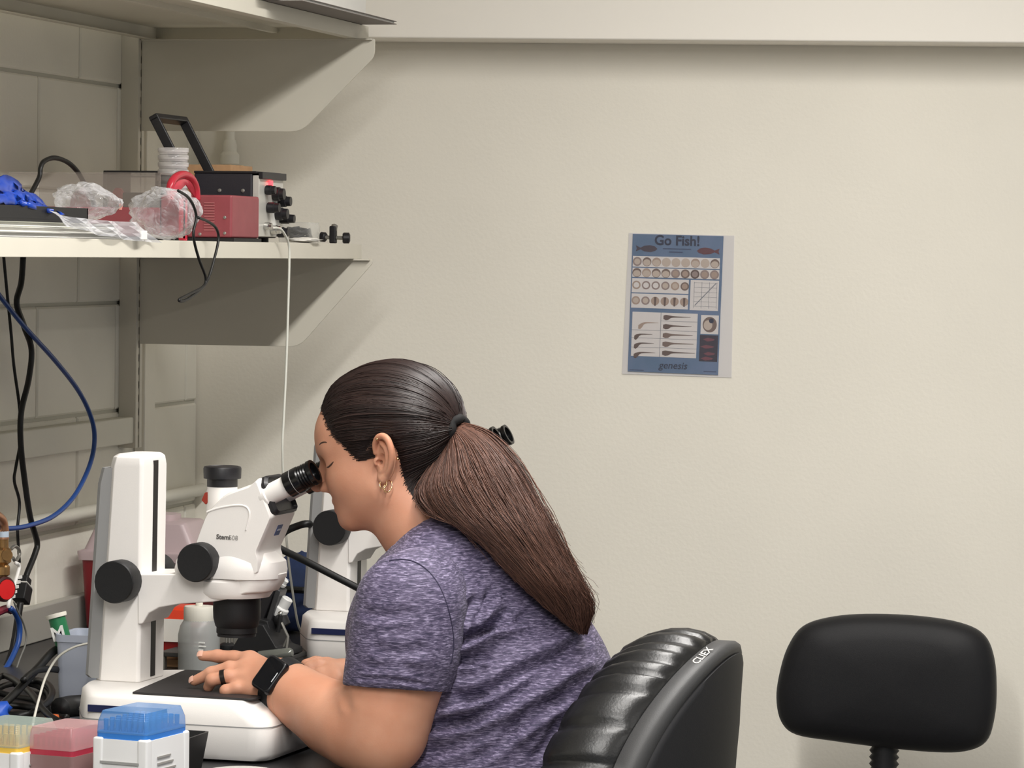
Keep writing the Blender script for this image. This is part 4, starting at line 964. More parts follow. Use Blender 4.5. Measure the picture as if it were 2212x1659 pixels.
# ------------------------------------------------------------------ signed-distance modelling for the figure
def rc(P, a, b, ra, rb):
    a = np.asarray(a, np.float32); b = np.asarray(b, np.float32); ba = b - a
    t = np.clip(((P - a) @ ba) / (ba @ ba), 0, 1)
    d = P - a - t[..., None] * ba
    return np.sqrt((d * d).sum(-1)) - (ra + (rb - ra) * t)
def ell(P, c, r, B=None):
    q = P - np.asarray(c, np.float32)
    if B is not None: q = q @ np.asarray(B, np.float32)
    r = np.asarray(r, np.float32)
    k0 = np.sqrt(((q / r) ** 2).sum(-1)); k1 = np.sqrt(((q / (r * r)) ** 2).sum(-1)) + 1e-9
    return k0 * (k0 - 1) / k1
def smin(a, b, k):
    h = np.clip(.5 + .5 * (b - a) / k, 0, 1)
    return b * (1 - h) + a * h - k * h * (1 - h)
def smax(a, b, k): return -smin(-a, -b, k)
def surface_nets(fn, lo, hi, h):
    lo = np.asarray(lo, float); hi = np.asarray(hi, float)
    n = np.ceil((hi - lo) / h).astype(int) + 1
    ax = [lo[i] + h * np.arange(n[i]) for i in range(3)]
    F = np.empty(n, np.float32)
    step = max(1, int(1.2e6 // (n[1] * n[2])))
    for i in range(0, n[0], step):
        G = np.stack(np.meshgrid(ax[0][i:i + step], ax[1], ax[2], indexing='ij'), -1).astype(np.float32)
        F[i:i + step] = fn(G)
    I = F < 0
    cnt = np.zeros(n - 1, np.int8)
    for dx in (0, 1):
        for dy in (0, 1):
            for dz in (0, 1):
                cnt += I[dx:n[0] - 1 + dx, dy:n[1] - 1 + dy, dz:n[2] - 1 + dz]
    act = (cnt > 0) & (cnt < 8)
    idx = np.full(n - 1, -1, np.int64); C = np.argwhere(act); idx[act] = np.arange(len(C))
    acc = np.zeros((len(C), 3)); num = np.zeros(len(C))
    corners = [(a, b, c) for a in (0, 1) for b in (0, 1) for c in (0, 1)]
    for i, ca in enumerate(corners):
        for cb in corners[i + 1:]:
            if sum(abs(x - y) for x, y in zip(ca, cb)) != 1: continue
            fa = F[tuple((C + ca).T)]; fb = F[tuple((C + cb).T)]
            s = (fa < 0) != (fb < 0)
            t = np.where(s, fa / np.where(s, fa - fb, 1), 0)
            p = np.asarray(ca) + t[:, None] * (np.asarray(cb) - np.asarray(ca))
            acc += p * s[:, None]; num += s
    V = lo + h * (C + acc / num[:, None])
    Q = []
    for k in range(3):
        o1, o2 = [(1, 2), (2, 0), (0, 1)][k]
        sl0 = [slice(1, n[j] - 1) for j in range(3)]; sl0[k] = slice(0, n[k] - 1)
        sl1 = list(sl0); sl1[k] = slice(1, n[k])
        A = I[tuple(sl0)]; Bq = I[tuple(sl1)]
        E = np.argwhere(A != Bq); off = np.ones(3, int); off[k] = 0; E = E + off
        flip = A[A != Bq]
        d1 = np.zeros(3, int); d1[o1] = 1; d2 = np.zeros(3, int); d2[o2] = 1
        q = np.stack([idx[tuple((E - d1 - d2).T)], idx[tuple((E - d2).T)], idx[tuple(E.T)], idx[tuple((E - d1).T)]], 1)
        q[~flip] = q[~flip][:, ::-1]
        Q.append(q)
    return V, np.concatenate(Q)
def relax(V, Q, it=2, f=.5):
    E = np.concatenate([Q[:, [0, 1]], Q[:, [1, 2]], Q[:, [2, 3]], Q[:, [3, 0]]]); E = np.concatenate([E, E[:, ::-1]])
    deg = np.bincount(E[:, 0], minlength=len(V)).astype(float)
    for _ in range(it):
        S = np.stack([np.bincount(E[:, 0], V[E[:, 1], k], len(V)) for k in range(3)], 1)
        V = V + f * (S / np.maximum(deg, 1)[:, None] - V)
    return V
def vnormals(V, Q):
    fn = np.cross(V[Q[:, 2]] - V[Q[:, 0]], V[Q[:, 3]] - V[Q[:, 1]])
    N = np.zeros_like(V)
    for k in range(4):
        for c in range(3): N[:, c] += np.bincount(Q[:, k], fn[:, c], len(V))
    return N / (np.linalg.norm(N, axis=1, keepdims=True) + 1e-12)
def merge(*ms):
    Vs, Qs, n = [], [], 0
    for V, Q in ms: Vs.append(V); Qs.append(Q + n); n += len(V)
    return np.concatenate(Vs), np.concatenate(Qs)

# ------------------------------------------------------------------ the seated woman
PO = S1.o + S1.e1 * .62
PF = Fr(PO[0], PO[1], -4, 0)
person = PF.root('person', 'woman in a purple heathered t-shirt with a long ponytail, bent over the microscope', 'person')
PL = lambda x, y, w: PF.L(x, y, w)

# materials
M_SKIN = mat('skin', (200, 142, 114), .5, sss=.2, col2=(208, 154, 127), vscale=18, bump=.06, bscale=420, spec=.4)
def heather(name, rot):
    m = bpy.data.materials.new(name); m.use_nodes = True; N = m.node_tree.nodes; L = m.node_tree.links; b = N['Principled BSDF']
    tc = N.new('ShaderNodeTexCoord'); mp = N.new('ShaderNodeMapping'); mp.inputs['Rotation'].default_value = rot
    mp.inputs['Scale'].default_value = (95, 95, 620); L.new(tc.outputs['Object'], mp.inputs['Vector'])
    n = N.new('ShaderNodeTexNoise'); n.inputs['Scale'].default_value = 1.0; n.inputs['Detail'].default_value = 4; n.inputs['Roughness'].default_value = .62
    n.inputs['Distortion'].default_value = .5
    L.new(mp.outputs['Vector'], n.inputs['Vector'])
    r = N.new('ShaderNodeValToRGB'); L.new(n.outputs['Fac'], r.inputs['Fac'])
    e = r.color_ramp.elements
    e[0].position = .36; e[0].color = lin((44, 40, 66)); e[1].position = .68; e[1].color = lin((152, 143, 172))
    x = r.color_ramp.elements.new(.52); x.color = lin((86, 77, 104))
    L.new(r.outputs['Color'], b.inputs['Base Color'])
    b.inputs['Roughness'].default_value = .75; b.inputs['Sheen Weight'].default_value = .06
    bp = N.new('ShaderNodeBump'); bp.inputs['Strength'].default_value = .25; bp.inputs['Distance'].default_value = .001
    L.new(n.outputs['Fac'], bp.inputs['Height']); L.new(bp.outputs['Normal'], b.inputs['Normal'])
    return m
M_SHIRT = heather('heather_shirt', (0, math.radians(-25), 0))
M_SLEEVE = heather('heather_sleeve', (0, math.radians(4), 0))

# head frame: x forward, y towards the camera side, z up
HP = math.radians(12)
HO = PL(817, 1003, -.07); HO[1] = 0
HB = np.array([[-math.cos(HP), 0, -math.sin(HP)], [0, -1, 0], [-math.sin(HP), 0, math.cos(HP)]])   # rows: forward, left, up
def H(x, y, z): return HO + x * HB[0] + y * HB[1] + z * HB[2]
def to_head(P): return (P - HO) @ HB.T
def head_sdf(Pw):
    P = ((Pw - HO.astype(np.float32)) @ HB.T.astype(np.float32)).astype(np.float32)
    P = P.copy(); Y = P[..., 1].copy(); P[..., 1] = np.abs(Y)      # symmetric
    d = ell(P, (-.002, 0, .044), (.096, .073, .083))
    d = smin(d, ell(P, (.050, 0, .045), (.053, .060, .052)), .03)
    d = smin(d, ell(P, (.040, 0, -.012), (.058, .060, .062)), .03)
    d = smin(d, ell(P, (.051, .034, -.012), (.033, .027, .030)), .02)      # cheek
    d = smin(d, rc(P, (.012, .050, -.036), (.066, .022, -.066), .017, .015), .025)   # jaw
    d = smin(d, ell(P, (.066, 0, -.046), (.027, .029, .031)), .02)       # muzzle
    d = smin(d, ell(P, (.078, 0, -.068), (.017, .019, .014)), .014)        # chin
    d = smin(d, rc(P, (.093, .008, .034), (.074, .046, .036), .010, .008), .012)     # brow
    d = smax(d, -ell(P, (.098, .031, .012), (.017, .017, .011)), .012)     # eye socket
    d = smin(d, ell(P, (.0765, .031, .010), (.0128, .0150, .0115)), .004)  # lids
    n = rc(P, (.095, 0, .022), (.1195, 0, -.012), .0062, .0100)
    n = smin(n, ell(P, (.104, .0110, -.017), (.0105, .0070, .0070)), .006)
    d = smin(d, n, .010)
    d = smin(d, rc(P, (.0965, 0, -.0380), (.0850, .020, -.0425), .0066, .0028), .005)
    d = smin(d, rc(P, (.0940, 0, -.0505), (.0845, .019, -.0455), .0074, .0028), .005)
    d = smax(d, -rc(P, (.1070, 0, -.0440), (.0900, .021, -.0442), .0022, .0014), .003)
    d = smax(d, -ell(P, (.106, .0055, -.0225), (.0045, .0035, .003)), .002)
    return d
NECK = [(PL(846, 1040, 0), .054), (PL(892, 1105, 0), .056), (PL(955, 1195, 0), .070)]
def neck_sdf(P):
    d = rc(P, NECK[0][0], NECK[1][0], NECK[0][1], NECK[1][1])
    return smin(d, rc(P, NECK[1][0], NECK[2][0], NECK[1][1], NECK[2][1]), .02)
# ear: on a small plate against the head, built from its rim, bowl, ridge and lobe
def ear_sdf(Pw, side):
    P = ((Pw - HO.astype(np.float32)) @ HB.T.astype(np.float32)).astype(np.float32)
    P[..., 1] *= side
    # ear plane: hinged at the front, opening backward
    ca, sa = math.cos(math.radians(24)), math.sin(math.radians(24))
    ct, stt = math.cos(math.radians(14)), math.sin(math.radians(14))
    X = P[..., 0] - .000; Yy = P[..., 1] - .0715; Z = P[..., 2] - .004
    a = -(X * ca) + Yy * sa            # backward within the ear plane
    n = X * sa + Yy * ca               # out of the ear plane
    a2 = a * ct - Z * stt; z2 = a * stt + Z * ct
    Q = np.stack([a2, n, z2], -1)
    rim = [(-.002, .002, .012), (-.001, .004, .024), (.006, .005, .034), (.016, .005, .037), (.025, .005, .032), (.030, .005, .020), (.0295, .004, .006), (.0245, .003, -.008), (.018, .002, -.017), (.012, .002, -.023)]
    rr = [.0028, .0034, .0042, .0046, .0046, .0044, .0040, .0036, .0036, .0050]
    d = None
    S = spline(rim, 3); Rr = np.interp(np.linspace(0, 9, len(S)), range(10), rr)
    for i in range(len(S) - 1):
        e = rc(Q, S[i], S[i + 1], Rr[i], Rr[i + 1]); d = e if d is None else np.minimum(d, e)
    plate = ell(Q, (.012, -.003, .006), (.019, .0042, .032))
    d = smin(d, plate, .005)
    anti = spline([(.010, .002, .026), (.019, .003, .020), (.022, .003, .006), (.017, .002, -.008), (.010, .002, -.012)], 3)
    for i in range(len(anti) - 1): d = smin(d, rc(Q, anti[i], anti[i + 1], .0030, .0030), .003)
    d = smin(d, ell(Q, (.009, .001, -.020), (.0085, .0042, .0095)), .004)      # lobe
    d = smax(d, -ell(Q, (.010, .003, .0015), (.0080, .0075, .0105)), .0025)     # concha bowl
    d = smin(d, ell(Q, (-.001, .002, .000), (.0040, .0030, .0055)), .003)       # tragus
    d = smax(d, -ell(Q, (.0035, .000, -.001), (.0030, .0080, .0032)), .002)     # canal
    return d
def head_all(P):
    d = smin(head_sdf(P), neck_sdf(P), .022)
    return d
hlo = np.array([HO[0] - .155, -.11, NECK[2][0][2] - .05]); hhi = np.array([NECK[2][0][0] + .10, .11, HO[2] + .15])
Vh, Qh = surface_nets(head_all, hlo, hhi, .0027); Vh = relax(Vh, Qh, 2, .4)
ears = []
for sd in (1, -1):
    c = H(-.012, .078 * sd, .008)
    ears.append(surface_nets(lambda P: ear_sdf(P, sd), c - .052, c + .052, .0011))

# arms and hands
def chain(P, pts, k=.012):
    d = None
    for (a, ra), (b, rb) in zip(pts[:-1], pts[1:]):
        e = rc(P, a, b, ra, rb); d = e if d is None else smin(d, e, k)
    return d
SHN = (PL(893, 1296, -.165), .062)
ARM_N = [SHN, (PL(872, 1420, -.185), .058), (PL(840, 1530, -.195), .0535), (PL(830, 1585, -.195), .051)]
FORE_N = [(PL(828, 1590, -.195), .050), (PL(772, 1573, -.178), .0485), (PL(716, 1549, -.152), .0430), (PL(662, 1516, -.125), .0355), (PL(624, 1489, -.108), .0300), (PL(598, 1472, -.100), .0270)]
def finger(P, pts, k=.004): return chain(P, pts, k)
FN = dict(
    index=[(PL(540, 1428, -.070), .0125), (PL(506, 1421, -.066), .0098), (PL(470, 1417, -.066), .0086), (PL(437, 1417, -.068), .0068)],
    middle=[(PL(532, 1446, -.090), .0125), (PL(496, 1443, -.094), .0096), (PL(456, 1454, -.097), .0086), (PL(420, 1471, -.097), .0068)],
    ring=[(PL(532, 1466, -.106), .0120), (PL(494, 1461, -.112), .0094), (PL(458, 1468, -.117), .0086), (PL(450, 1484, -.110), .0072)],
    pinky=[(PL(545, 1488, -.116), .0115), (PL(512, 1486, -.122), .0092), (PL(488, 1492, -.126), .0082), (PL(492, 1503, -.114), .0066)],
    thumb=[(PL(580, 1452, -.064), .014), (PL(548, 1452, -.046), .0115), (PL(515, 1462, -.040), .0095), (PL(488, 1474, -.044), .0072)])
def arm_near(P):
    d = chain(P, ARM_N, .03)
    f = chain(P, FORE_N, .03)
    d = smin(d, f, .022)
    pw = [rc(P, PL(600, 1474, -.100), FN[k][0][0], .021, r) for k, r in (('index', .015), ('middle', .0145), ('ring', .0140), ('pinky', .0135))]
    p = pw[0]
    for q in pw[1:]: p = smin(p, q, .014)
    p = smin(p, rc(P, PL(600, 1474, -.095), PL(552, 1470, -.088), .019, .014), .012)
    p = smin(p, rc(P, FN['thumb'][0][0], PL(604, 1470, -.085), .014, .018), .014)
    d = smin(d, p, .016)
    for k in FN: d = smin(d, finger(P, FN[k]), .0042)
    return d
def bounds(pts, pad):
    A = np.array([p for p, r in pts]); return A.min(0) - pad, A.max(0) + pad
lo1, hi1 = bounds(ARM_N + FORE_N, .085)
lo2, hi2 = bounds(FORE_N[3:] + [x for k in FN for x in FN[k]], .045)
def cut_arm(P): return np.maximum(arm_near(P), 0)
xc = PL(612, 1482, -.104)[0]
VA = surface_nets(lambda P: np.maximum(arm_near(P), (xc - .001) - P[..., 0]), lo1, hi1, .004)
VB = surface_nets(lambda P: np.maximum(arm_near(P), P[..., 0] - (xc + .003)), lo2, hi2, .0019)
CREASE = [([(745, 1465), (748, 1495), (751, 1520), (756, 1540)], .0009, .0055)]
VB = (relax(VB[0], VB[1], 1, .4), VB[1])
# far arm and the far hand closed on a probe
ARM_F = [(PL(925, 1300, .165), .066), (PL(900, 1440, .19), .060), (PL(880, 1560, .20), .052), (PL(815, 1520, .15), .046), (PL(765, 1485, .105), .031), (PL(752, 1478, .095), .027)]
FF = [[(PL(712, 1447, .062), .0115), (PL(688, 1438, .052), .0095), (PL(668, 1442, .046), .0085), (PL(662, 1453, .050), .0070)],
      [(PL(716, 1458, .048), .0115), (PL(692, 1456, .036), .0095), (PL(676, 1464, .034), .0085), (PL(680, 1474, .044), .0068)],
      [(PL(722, 1468, .038), .011), (PL(702, 1470, .028), .0092), (PL(690, 1478, .030), .0082), (PL(696, 1485, .040), .0066)],
      [(PL(730, 1478, .032), .0105), (PL(714, 1482, .025), .0085), (PL(704, 1488, .028), .0078), (PL(708, 1493, .037), .0062)],
      [(PL(738, 1450, .078), .013), (PL(708, 1436, .076), .0105), (PL(682, 1431, .070), .0088), (PL(660, 1434, .062), .0070)]]
def arm_far(P):
    d = chain(P, ARM_F, .03)
    p = None
    for f in FF[:4]:
        e = rc(P, PL(752, 1476, .09), f[0][0], .021, .014); p = e if p is None else smin(p, e, .014)
    p = smin(p, rc(P, PL(752, 1474, .092), FF[4][0][0], .02, .015), .014)
    d = smin(d, p, .016)
    for f in FF: d = smin(d, finger(P, f), .0042)
    return d
lo, hi = bounds(ARM_F + [x for f in FF for x in f], .075)
VF = surface_nets(arm_far, lo, hi, .0032)
# trunk inside the clothes, so that the figure is whole
TOR = [(PL(938, 1365, 0), (.112, .148, .112)), (PL(1010, 1340, 0), (.110, .145, .125)), (PL(1052, 1465, 0), (.158, .158, .145)), (PL(1068, 1600, 0), (.172, .172, .17)), (PL(1075, 1760, 0), (.170, .190, .16))]
def trunk(P, g=0.0):
    d = None
    for c, r in TOR:
        e = ell(P, c, tuple(x + g for x in r)); d = e if d is None else smin(d, e, .06)
    return d
VT = surface_nets(lambda P: trunk(P, -.02), np.array([TOR[0][0][0] - .2, -.24, TOR[4][0][2] - .2]), np.array([TOR[4][0][0] + .25, .24, TOR[0][0][2] + .16]), .012)
# ------------------------------------------------------------------ t-shirt
def sleeve_axis(): return ARM_N[0][0], ARM_N[2][0]
def shoulder_yoke(P):
    d = rc(P, PL(962, 1200, -.050), PL(912, 1292, -.135), .050, .062)
    d = smin(d, rc(P, PL(975, 1205, .03), PL(950, 1295, .135), .050, .062), .03)
    d = smin(d, rc(P, PL(968, 1185, 0), PL(1015, 1245, 0), .066, .092), .03)
    return d
HEM_A, HEM_B = PL(748, 1480, -.2), PL(938, 1494, -.2)
ax_s = ARM_N[2][0] - ARM_N[0][0]; ax_s /= np.linalg.norm(ax_s)
hem_d = HEM_B - HEM_A; hem_d /= np.linalg.norm(hem_d)
hem_n = np.cross(hem_d, np.array([0, 1.0, 0])); hem_n = hem_n if hem_n[2] < 0 else -hem_n
hem_n = hem_n + np.array([0, -.12, 0]); hem_n /= np.linalg.norm(hem_n)
HEM_C = (HEM_A + HEM_B) / 2
def shirt_body(P):
    d = smin(trunk(P, .004), shoulder_yoke(P), .05)
    d = smax(d, -(neck_sdf(P) - .006), .006)
    return d
def sleeve_fn(near):
    if near: pts = [(PL(912, 1284, -.140), .062), (PL(886, 1312, -.176), .0670), (PL(872, 1410, -.188), .0680), (PL(850, 1500, -.195), .0605), (PL(846, 1540, -.197), .0595)]
    else: pts = [(PL(935, 1290, .150), .070), (PL(905, 1430, .19), .068), (PL(890, 1520, .20), .066)]
    def f(P):
        d = chain(P, pts, .03)
        return d
    return f
sl_out = sleeve_fn(True)
def sleeve_near(P):
    d = sl_out(P)
    d = np.maximum(d, (P - HEM_C.astype(np.float32)) @ hem_n.astype(np.float32))
    inner = sl_out(P) + .0062
    zc = (P - HEM_C.astype(np.float32)) @ hem_n.astype(np.float32)
    return np.maximum(d, -np.maximum(inner, -zc - .03))
lo = np.array([TOR[0][0][0] - .20, -.27, TOR[4][0][2] - .10]); hi = np.array([TOR[4][0][0] + .26, .27, NECK[1][0][2] + .10])
VS = surface_nets(shirt_body, lo, hi, .0050)
lo, hi = bounds([(PL(905, 1278, -.140), 0), (PL(862, 1440, -.190), 0), (PL(845, 1500, -.197), 0)], .085)
VL = surface_nets(sleeve_near, lo, hi, .0026)
VR = surface_nets(lambda P: np.maximum(sleeve_fn(False)(P), (P - (PL(895, 1500, .2)).astype(np.float32)) @ hem_n.astype(np.float32)), *bounds([(PL(935, 1290, .150), 0), (PL(895, 1500, .2), 0)], .09), .006)
def folds(V, Q, F, it=1):
    """press drawn fold lines into the cloth: each is a polyline on the near side, with depth and width in metres"""
    V = relax(V, Q, 3, .5)
    N = vnormals(V, Q)
    px, py = project(PF.W(V)); S = np.stack([px, py], 1)
    disp = np.zeros(len(V))
    for pts, depth, wd in F:
        P = np.array(spline([np.array(p, float) for p in pts], 6)); best = np.full(len(V), 1e9); sgn = np.zeros(len(V)); tt = np.zeros(len(V))
        for i in range(len(P) - 1):
            a, b = P[i], P[i + 1]; ab = b - a; t = np.clip(((S - a) @ ab) / (ab @ ab), 0, 1); q = S - a - t[:, None] * ab
            d = np.hypot(q[:, 0], q[:, 1]); u = d < best
            best = np.where(u, d, best); sgn = np.where(u, np.sign(ab[0] * q[:, 1] - ab[1] * q[:, 0]), sgn); tt = np.where(u, (i + t) / (len(P) - 1), tt)
        fade = np.clip(np.minimum(tt, 1 - tt) * 5, 0, 1)
        x = best / (wd * 1550) * sgn
        disp += 2.1 * depth * fade * (-np.exp(-x * x) + .75 * np.exp(-(x - 1.7) ** 2 * 1.1) + .35 * np.exp(-(x + 1.8) ** 2))
    facing = np.clip(-N[:, 1] * 1.6 + N[:, 0] * .5 + .1, 0, 1)
    return V + N * (disp * facing)[:, None]
VA = (folds(VA[0], VA[1], CREASE), VA[1])
V, Q = merge((Vh, Qh), ears[0], ears[1], VA, VB, VF, VT)
skin = big('body', V, Q, M_SKIN, person)

# finger nails and the darker lip, brow and lash pieces
def nail(f, name='fingernail'):
    p0, p1 = f[-2][0], f[-1][0]; d = (p1 - p0) / np.linalg.norm(p1 - p0); r = f[-1][1]
    up = np.array([-.2, -.75, .62]); up = up - d * (up @ d); up /= np.linalg.norm(up); sd = np.cross(d, up)
    R = []
    for t in (-.35, .2, .75, 1.0):
        c = p1 + d * r * t; w = .75 if t < .9 else .45; hgt = .93 if t < .7 else .72 if t < .9 else .55
        R.append([c + sd * r * math.sin(a) * w + up * r * (math.cos(a) * .12 + hgt) for a in np.linspace(-1.2, 1.2, 6)])
    MB().rings(R, close=False, caps=False).build(name, mat('nail', (226, 178, 158), .3), skin, ang=180)
for k in ('index', 'middle'): nail(FN[k])

FB = [([(975, 1400), (1000, 1330), (1040, 1285)], .006, .007), ([(985, 1395), (1030, 1330), (1072, 1262)], .005, .006), ([(972, 1395), (1060, 1350), (1110, 1310)], .0075, .007),
      ([(975, 1398), (1050, 1362), (1150, 1328)], .007, .007), ([(965, 1428), (1020, 1420), (1065, 1418)], .006, .006), ([(955, 1440), (1010, 1432), (1040, 1440)], .004, .005),
      ([(945, 1505), (1040, 1500), (1130, 1450), (1220, 1405), (1275, 1372)], .0085, .009), ([(930, 1580), (1020, 1550), (1110, 1500), (1200, 1440), (1285, 1400)], .009, .010),
      ([(915, 1572), (960, 1560), (1010, 1545)], .006, .007), ([(1090, 1590), (1130, 1560), (1190, 1520), (1235, 1500)], .006, .008), ([(880, 1640), (980, 1610), (1090, 1560), (1190, 1490)], .004, .009),
      ([(1010, 1650), (1080, 1600), (1150, 1545)], .004, .009), ([(1150, 1640), (1180, 1610), (1210, 1560)], .004, .008), ([(930, 1180), (980, 1230), (1010, 1290)], .002, .008),
      ([(955, 1530), (1000, 1520), (1060, 1490)], .005, .007), ([(945, 1300), (985, 1360), (978, 1410)], .006, .006)]
FS = [([(775, 1320), (830, 1330), (900, 1320)], .0015, .008), ([(765, 1465), (850, 1468), (930, 1482)], .0016, .003), 
      ([(800, 1400), (860, 1410), (930, 1400)], .002, .009), ([(780, 1440), (860, 1435), (900, 1450)], .0015, .008)]
Vs = folds(VS[0], VS[1], FB); Vl = folds(VL[0], VL[1], FS)
shirt = big('shirt', Vs, VS[1], M_SHIRT, person)
sl = big('sleeve', Vl, VL[1], M_SLEEVE, shirt)
big('sleeve', VR[0], VR[1], M_SLEEVE, shirt)
# collar band around the neck opening
cb = []
nb = NECK[1][0] * .45 + NECK[2][0] * .55; na = (NECK[2][0] - NECK[1][0]); na /= np.linalg.norm(na)

# trousers and shoes: thighs along the seat, feet on the chair's foot ring
M_PANTS = mat('trousers_navy', (38, 40, 52), .8, var=.15, vscale=200)
HIPZ = PL(1075, 1790, 0)
def leg_sdf(P, s):
    d = chain(P, [(HIPZ + (0, .09 * s, -.01), .115), (HIPZ + (-.40, .13 * s, -.01), .075)], .03)
    return smin(d, chain(P, [(HIPZ + (-.40, .13 * s, -.01), .072), (HIPZ + (-.30, .12 * s, -.40), .048)], .03), .03)
def pants(P): return smin(leg_sdf(P, -1), leg_sdf(P, 1), .05)
lo = HIPZ + (-.52, -.27, -.46); hi = HIPZ + (.16, .27, .14)
vp = surface_nets(pants, lo, hi, .012); big('trousers', relax(vp[0], vp[1], 2), vp[1], M_PANTS, person)
for s in (-1, 1):
    c = HIPZ + (-.30, .12 * s, -.42)
    fn = lambda P: smin(rc(P, c + (.02, 0, -.02), c + (-.13, 0, -.05), .048, .038), rc(P, c, c + (0, 0, .05), .045, .045), .03)
    v = surface_nets(lambda P: np.maximum(fn(P), (c[2] - .075) - P[..., 2]), c + (-.2, -.08, -.1), c + (.1, .08, .11), .009)
    big('shoe', relax(v[0], v[1], 2), v[1], M_BLACK, person)
# ------------------------------------------------------------------ hair
rng = np.random.default_rng(7)
def hair_mat(name, c0, c1, rough=.38, spec=.42):
    m = bpy.data.materials.new(name); m.use_nodes = True; N = m.node_tree.nodes; L = m.node_tree.links; b = N['Principled BSDF']
    a = N.new('ShaderNodeAttribute'); a.attribute_name = 'tone'
    mx = N.new('ShaderNodeMix'); mx.data_type = 'RGBA'; L.new(a.outputs['Fac'], mx.inputs['Factor'])
    mx.inputs[6].default_value = lin(c0); mx.inputs[7].default_value = lin(c1)
    L.new(mx.outputs[2], b.inputs['Base Color']); b.inputs['Roughness'].default_value = rough; b.inputs['Specular IOR Level'].default_value = spec
    return m
def strands(name, P, R, tone, m, parent, sides=3):
    """P: (n strands, k points, 3), R: (n, k) radii"""
    n, k, _ = P.shape
    T = np.gradient(P, axis=1); T /= np.linalg.norm(T, axis=2, keepdims=True) + 1e-9
    up = np.array([.3, -.8, .5]); A = np.cross(T, up); A /= np.linalg.norm(A, axis=2, keepdims=True) + 1e-9; B = np.cross(T, A)
    V = np.stack([P + R[..., None] * (A * math.cos(2 * math.pi * s / sides) + B * math.sin(2 * math.pi * s / sides)) for s in range(sides)], 2)
    idx = np.arange(n * k * sides).reshape(n, k, sides); Q = []
    for s in range(sides):
        t = (s + 1) % sides
        Q.append(np.stack([idx[:, :-1, s], idx[:, :-1, t], idx[:, 1:, t], idx[:, 1:, s]], -1).reshape(-1, 4))
    o = big(name, V.reshape(-1, 3), np.concatenate(Q), m, parent)
    at_ = o.data.attributes.new('tone', 'FLOAT', 'POINT')
    at_.data.foreach_set('value', np.repeat(tone, k * sides).astype(np.float32))
    o['kind'] = 'stuff'
    return o
def hit(px, py, fn=head_all, d0=4.4, d1=5.3):
    r = ray(px, py); ts = np.linspace(d0, d1, 900); P = CAM + r[None] * ts[:, None] - PF.o
    Pl = np.stack([P @ PF.e1, P @ PF.e2, P[:, 2]], -1); f = fn(Pl.astype(np.float32)); k = np.argmax(f < 0)
    return Pl[k] if f[k] < 0 else Pl[np.argmin(f)]
HC = H(-.002, 0, .036)
def skin_radius(D):
    """distance from the head centre to the scalp along unit directions"""
    lo = np.full(D.shape[:-1], .02); hi = np.full(D.shape[:-1], .16)
    for _ in range(16):
        mid = (lo + hi) / 2; f = head_all((HC + D * mid[..., None]).astype(np.float32))
        lo = np.where(f < 0, mid, lo); hi = np.where(f < 0, hi, mid)
    return (lo + hi) / 2
LINE = np.array([(676, 878), (694, 882), (702, 905), (714, 930), (731, 952), (750, 970), (770, 990), (783, 984), (796, 966), (808, 950), (826, 944), (846, 952), (858, 975), (866, 1004), (872, 1030), (884, 1062), (905, 1092), (935, 1105), (1010, 1080), (1040, 900), (1000, 740), (660, 740)], float)
def inside(x, y, P):
    r = np.zeros(x.shape, bool); n = len(P)
    for i in range(n):
        x0, y0 = P[i]; x1, y1 = P[(i + 1) % n]
        c = ((y0 > y) != (y1 > y)) & (x < (x1 - x0) * (y - y0) / (y1 - y0 + 1e-12) + x0); r ^= c
    return r
def edge_dist(x, y, P):
    b = np.full(x.shape, 1e9)
    for i in range(len(P) - 5):
        a, c = P[i], P[i + 1]; ab = c - a; t = np.clip(((x - a[0]) * ab[0] + (y - a[1]) * ab[1]) / (ab @ ab), 0, 1)
        b = np.minimum(b, np.hypot(x - a[0] - t * ab[0], y - a[1] - t * ab[1]))
    return b
def mirror_px(Pl):
    q = Pl.copy(); q[..., 1] = -np.abs(q[..., 1]); return project(PF.W(q))
def cover(D):
    """hair thickness along direction D (negative where there is no hair)"""
    r = skin_radius(D); P = HC + D * r[..., None]; x, y = mirror_px(P)
    ins = inside(x, y, LINE); e = edge_dist(x, y, LINE)
    g = np.clip(e / 70, 0, 1); g = g * g * (3 - 2 * g)
    up = np.clip((D @ HB[2]) * .5 + .6, 0, 1)
    return r, np.where(ins, .0003 + .0022 * np.clip(e / 12, 0, 1) + (.0050 + .0045 * up) * g, -.0004 - .005 * np.clip(e / 25, 0, 1)), x, y
nt_, np_ = 190, 280
th = np.linspace(.02, math.pi - .02, nt_); ph = np.linspace(0, 2 * math.pi, np_, endpoint=False)
TH, PH = np.meshgrid(th, ph, indexing='ij')
D = np.stack([np.sin(TH) * np.cos(PH), np.sin(TH) * np.sin(PH), np.cos(TH)], -1) @ HB
r_, c_, _, _ = cover(D)
Vc = HC + D * (r_ + c_)[..., None]
idx = np.arange(nt_ * np_).reshape(nt_, np_)
q = np.stack([idx[:-1], np.roll(idx[:-1], -1, 1), np.roll(idx[1:], -1, 1), idx[1:]], -1).reshape(-1, 4)
ok = (c_ > -.0035).ravel(); q = q[ok[q].sum(1) >= 4]
use, inv = np.unique(q, return_inverse=True)
M_HCAP = hair_mat('hair_cap', (26, 18, 17), (46, 33, 30), .5, .18)
M_HSTR = hair_mat('hair_strand', (27, 19, 18), (56, 39, 35), .46)
M_HPON = hair_mat('hair_ponytail', (58, 38, 31), (118, 82, 68), .6)
hair = big('hair', Vc.reshape(-1, 3)[use], inv.reshape(-1, 4)[:, ::-1], M_HCAP, person)
